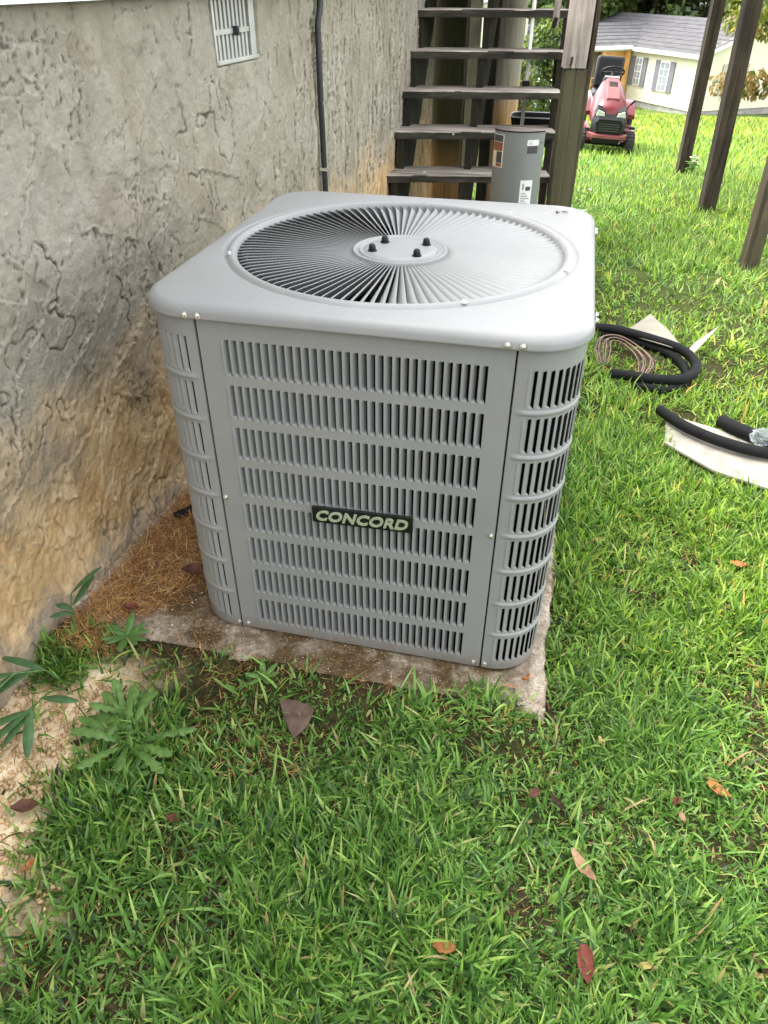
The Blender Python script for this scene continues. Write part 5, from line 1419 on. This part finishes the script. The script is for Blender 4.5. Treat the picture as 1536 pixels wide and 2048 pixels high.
for k, (x, y, lab) in enumerate(((1.66, 7.2, 'clump of white flowered weeds at the foot of the farthest deck post'), (.45, 3.3, 'tall pale weed standing right of the newel post'))):
    e = empty('flowering_weed', lab, 'weed', (x, y, gz(x, y))); r = random.Random(k)
    for j in range(9 if k == 0 else 5):
        q = r.uniform(0, 6.28); L = .16 if k == 0 else .42; top = Vector((math.cos(q)*L*.25, math.sin(q)*L*.25, L*r.uniform(.6, 1.0)))
        mb = MB(); mb.tube([(0, 0, 0), top*.5+Vector((0, 0, .02)), top], .003, 5); mb.build('stem', WD3, e)
        for i in range(4):
            V, F = leafblade(tuple(top*(.35+.2*i)), r.uniform(0, 6.28), .4, .07, .03); mesh_obj('leaf', V, F, WD2, e, smooth=True)
        mb = MB(); mb.lathe([(0, 0), (.012, .004), (.016, .012), (.008, .016), (0, .015)], 8, Matrix.Translation(top)); mb.build('flower_head', plain('pale_flower', (.6, .58, .42), .7) if 'pale_flower' not in bpy.data.materials else bpy.data.materials['pale_flower'], e)

# ------------------------------------------------------------------ fallen leaves, slate
def dead_leaf(x, y, L, W, rz, c, label, curl=.6, z=None, tilt=.15):
    V = []; F = []; n = 8; r = random.Random(int(x*1e4+y*1e3))
    for i in range(n+1):
        t = i/n; wv = W*math.sin(math.pi*min(1, t*.92+.04))**.8*(1+r.uniform(-.12, .12)); zz = curl*L*.35*(2*t-1)**2 + r.uniform(-.001, .001)
        for j, s in enumerate((-1, -.5, 0, .5, 1)):
            V.append((L*(t-.5) + s*s*.06*L*math.sin(t*9), s*wv/2*(1 - .15*curl), zz + abs(s)**1.6*wv*curl*.55 + (r.uniform(-.0022, .0022) if abs(s) > .4 else 0)))
    for i in range(n):
        for j in range(4): a = i*5+j; F.append((a, a+1, a+6, a+5))
    b = len(V); V += [(-L*.5, 0, V[2][2]), (-L*.68, .003, V[2][2]+.004), (-L*.68, .0045, V[2][2]+.003)]; F.append((b, b+1, b+2))
    key = 'dry_%d_%d_%d' % tuple(int(q*100) for q in c)
    mt = bpy.data.materials.get(key) or dryleaf(key, c)
    zz = (gz(x, y)+.022) if z is None else z
    o = mesh_obj('dead_leaf', V, F, mt, None, smooth=True, loc=(x, y, zz)); o.rotation_euler = (r.uniform(-tilt, tilt), r.uniform(-tilt, tilt), rz); tag(o, label, 'leaf')
BR, RD, TN, OR, YL, DK = (.13, .06, .04), (.17, .05, .035), (.36, .22, .13), (.40, .17, .06), (.42, .34, .12), (.05, .028, .02)
for a in ((-.578, -1.035, .055, .034, .5, BR, 'large curled maroon leaf on the pale sand at the left edge'), (-.262, -.985, .030, .022, .2, RD, 'small crumpled dark red leaf left of centre in the lawn'), (-.495, -1.145, .030, .020, 1.2, OR, 'orange leaf at the lower end of the sand patch'),
          (-.118, -1.112, .045, .026, 1.4, DK, 'dark brown leaf sunk in the grass below the dandelion'), (.585, -.895, .075, .028, 2.2, TN, 'long tan leaf lying in the lawn right of centre'), (.592, -1.075, .062, .034, 1.7, RD, 'upright curled red brown leaf near the bottom right'),
          (.872, -.652, .050, .026, 2.6, OR, 'light orange leaf in the lawn near the right edge'), (.780, -.70, .026, .016, .8, RD, 'tiny crimson leaf left of the light orange one'), (.338, -1.105, .042, .026, .1, OR, 'rust orange leaf low in the lawn under the slab corner'),
          (1.035, .165, .050, .028, 2.9, OR, 'pale orange leaf on the grass below the white board'), (.478, -.752, .032, .022, .9, BR, 'small brown leaf below the slab corner, left of a darker one'), (.532, -.764, .042, .018, 2.4, DK, 'dark narrow leaf just right of the small brown one'),
          (.697, -1.052, .030, .014, .3, YL, 'small yellow leaf near the curled red brown leaf'), (.625, -.580, .030, .013, 2.0, YL, 'yellow leaf in the grass right of the slab corner'), (.905, -1.005, .050, .020, 2.5, BR, 'brown leaf at the right edge near the bottom'),
          (.79, -.735, .024, .014, 1.9, TN, 'pinkish tan leaf under the tiny crimson one'), (-.560, -.862, .030, .020, .4, DK, 'dark broken leaf beside the holed weed on the sand'), (-.735, -.86, .06, .018, 1.0, BR, 'dark red brown leaf at the left edge below the hanging weed')):
    dead_leaf(*a)
dead_leaf(.440, -.475, .050, .026, 1.3, OR, 'rust coloured leaf standing on the slab by the unit corner', z=.022, tilt=.9)
dead_leaf(.400, -.492, .040, .014, .1, TN, 'flat tan leaf on the slab beside the rust coloured one', z=.010, curl=.1)
dead_leaf(-.635, -.462, .040, .026, .1, RD, 'crumpled red leaf on the left part of the slab', z=.014)
dead_leaf(-.52, -.30, .07, .05, .4, BR, 'curled brown leaf among straw beside the unit', z=.03)
dead_leaf(-.600, -.545, .035, .012, .2, DK, 'dark twig like leaf on the pale corner of the slab', z=.006, curl=.2)
# slate chip
poly = [(-.055, .030), (-.030, .040), (.028, .038), (.040, .030), (.042, -.012), (.022, -.050), (-.010, -.020), (-.030, .0)]
mb = MB(); mb.prism(poly, -.005, .004); o = mb.build('stone_flake', plain('brown_slate', (.12, .078, .058), .95, 0, .45, 40, .9), None, bevel=.0015, loc=(-.092, -.688, gz(-.09, -.69)+.036)); o.rotation_euler = (R(14), R(-8), R(-10)); tag(o, 'flat brown stone flake lying in the grass before the slab', 'stone')
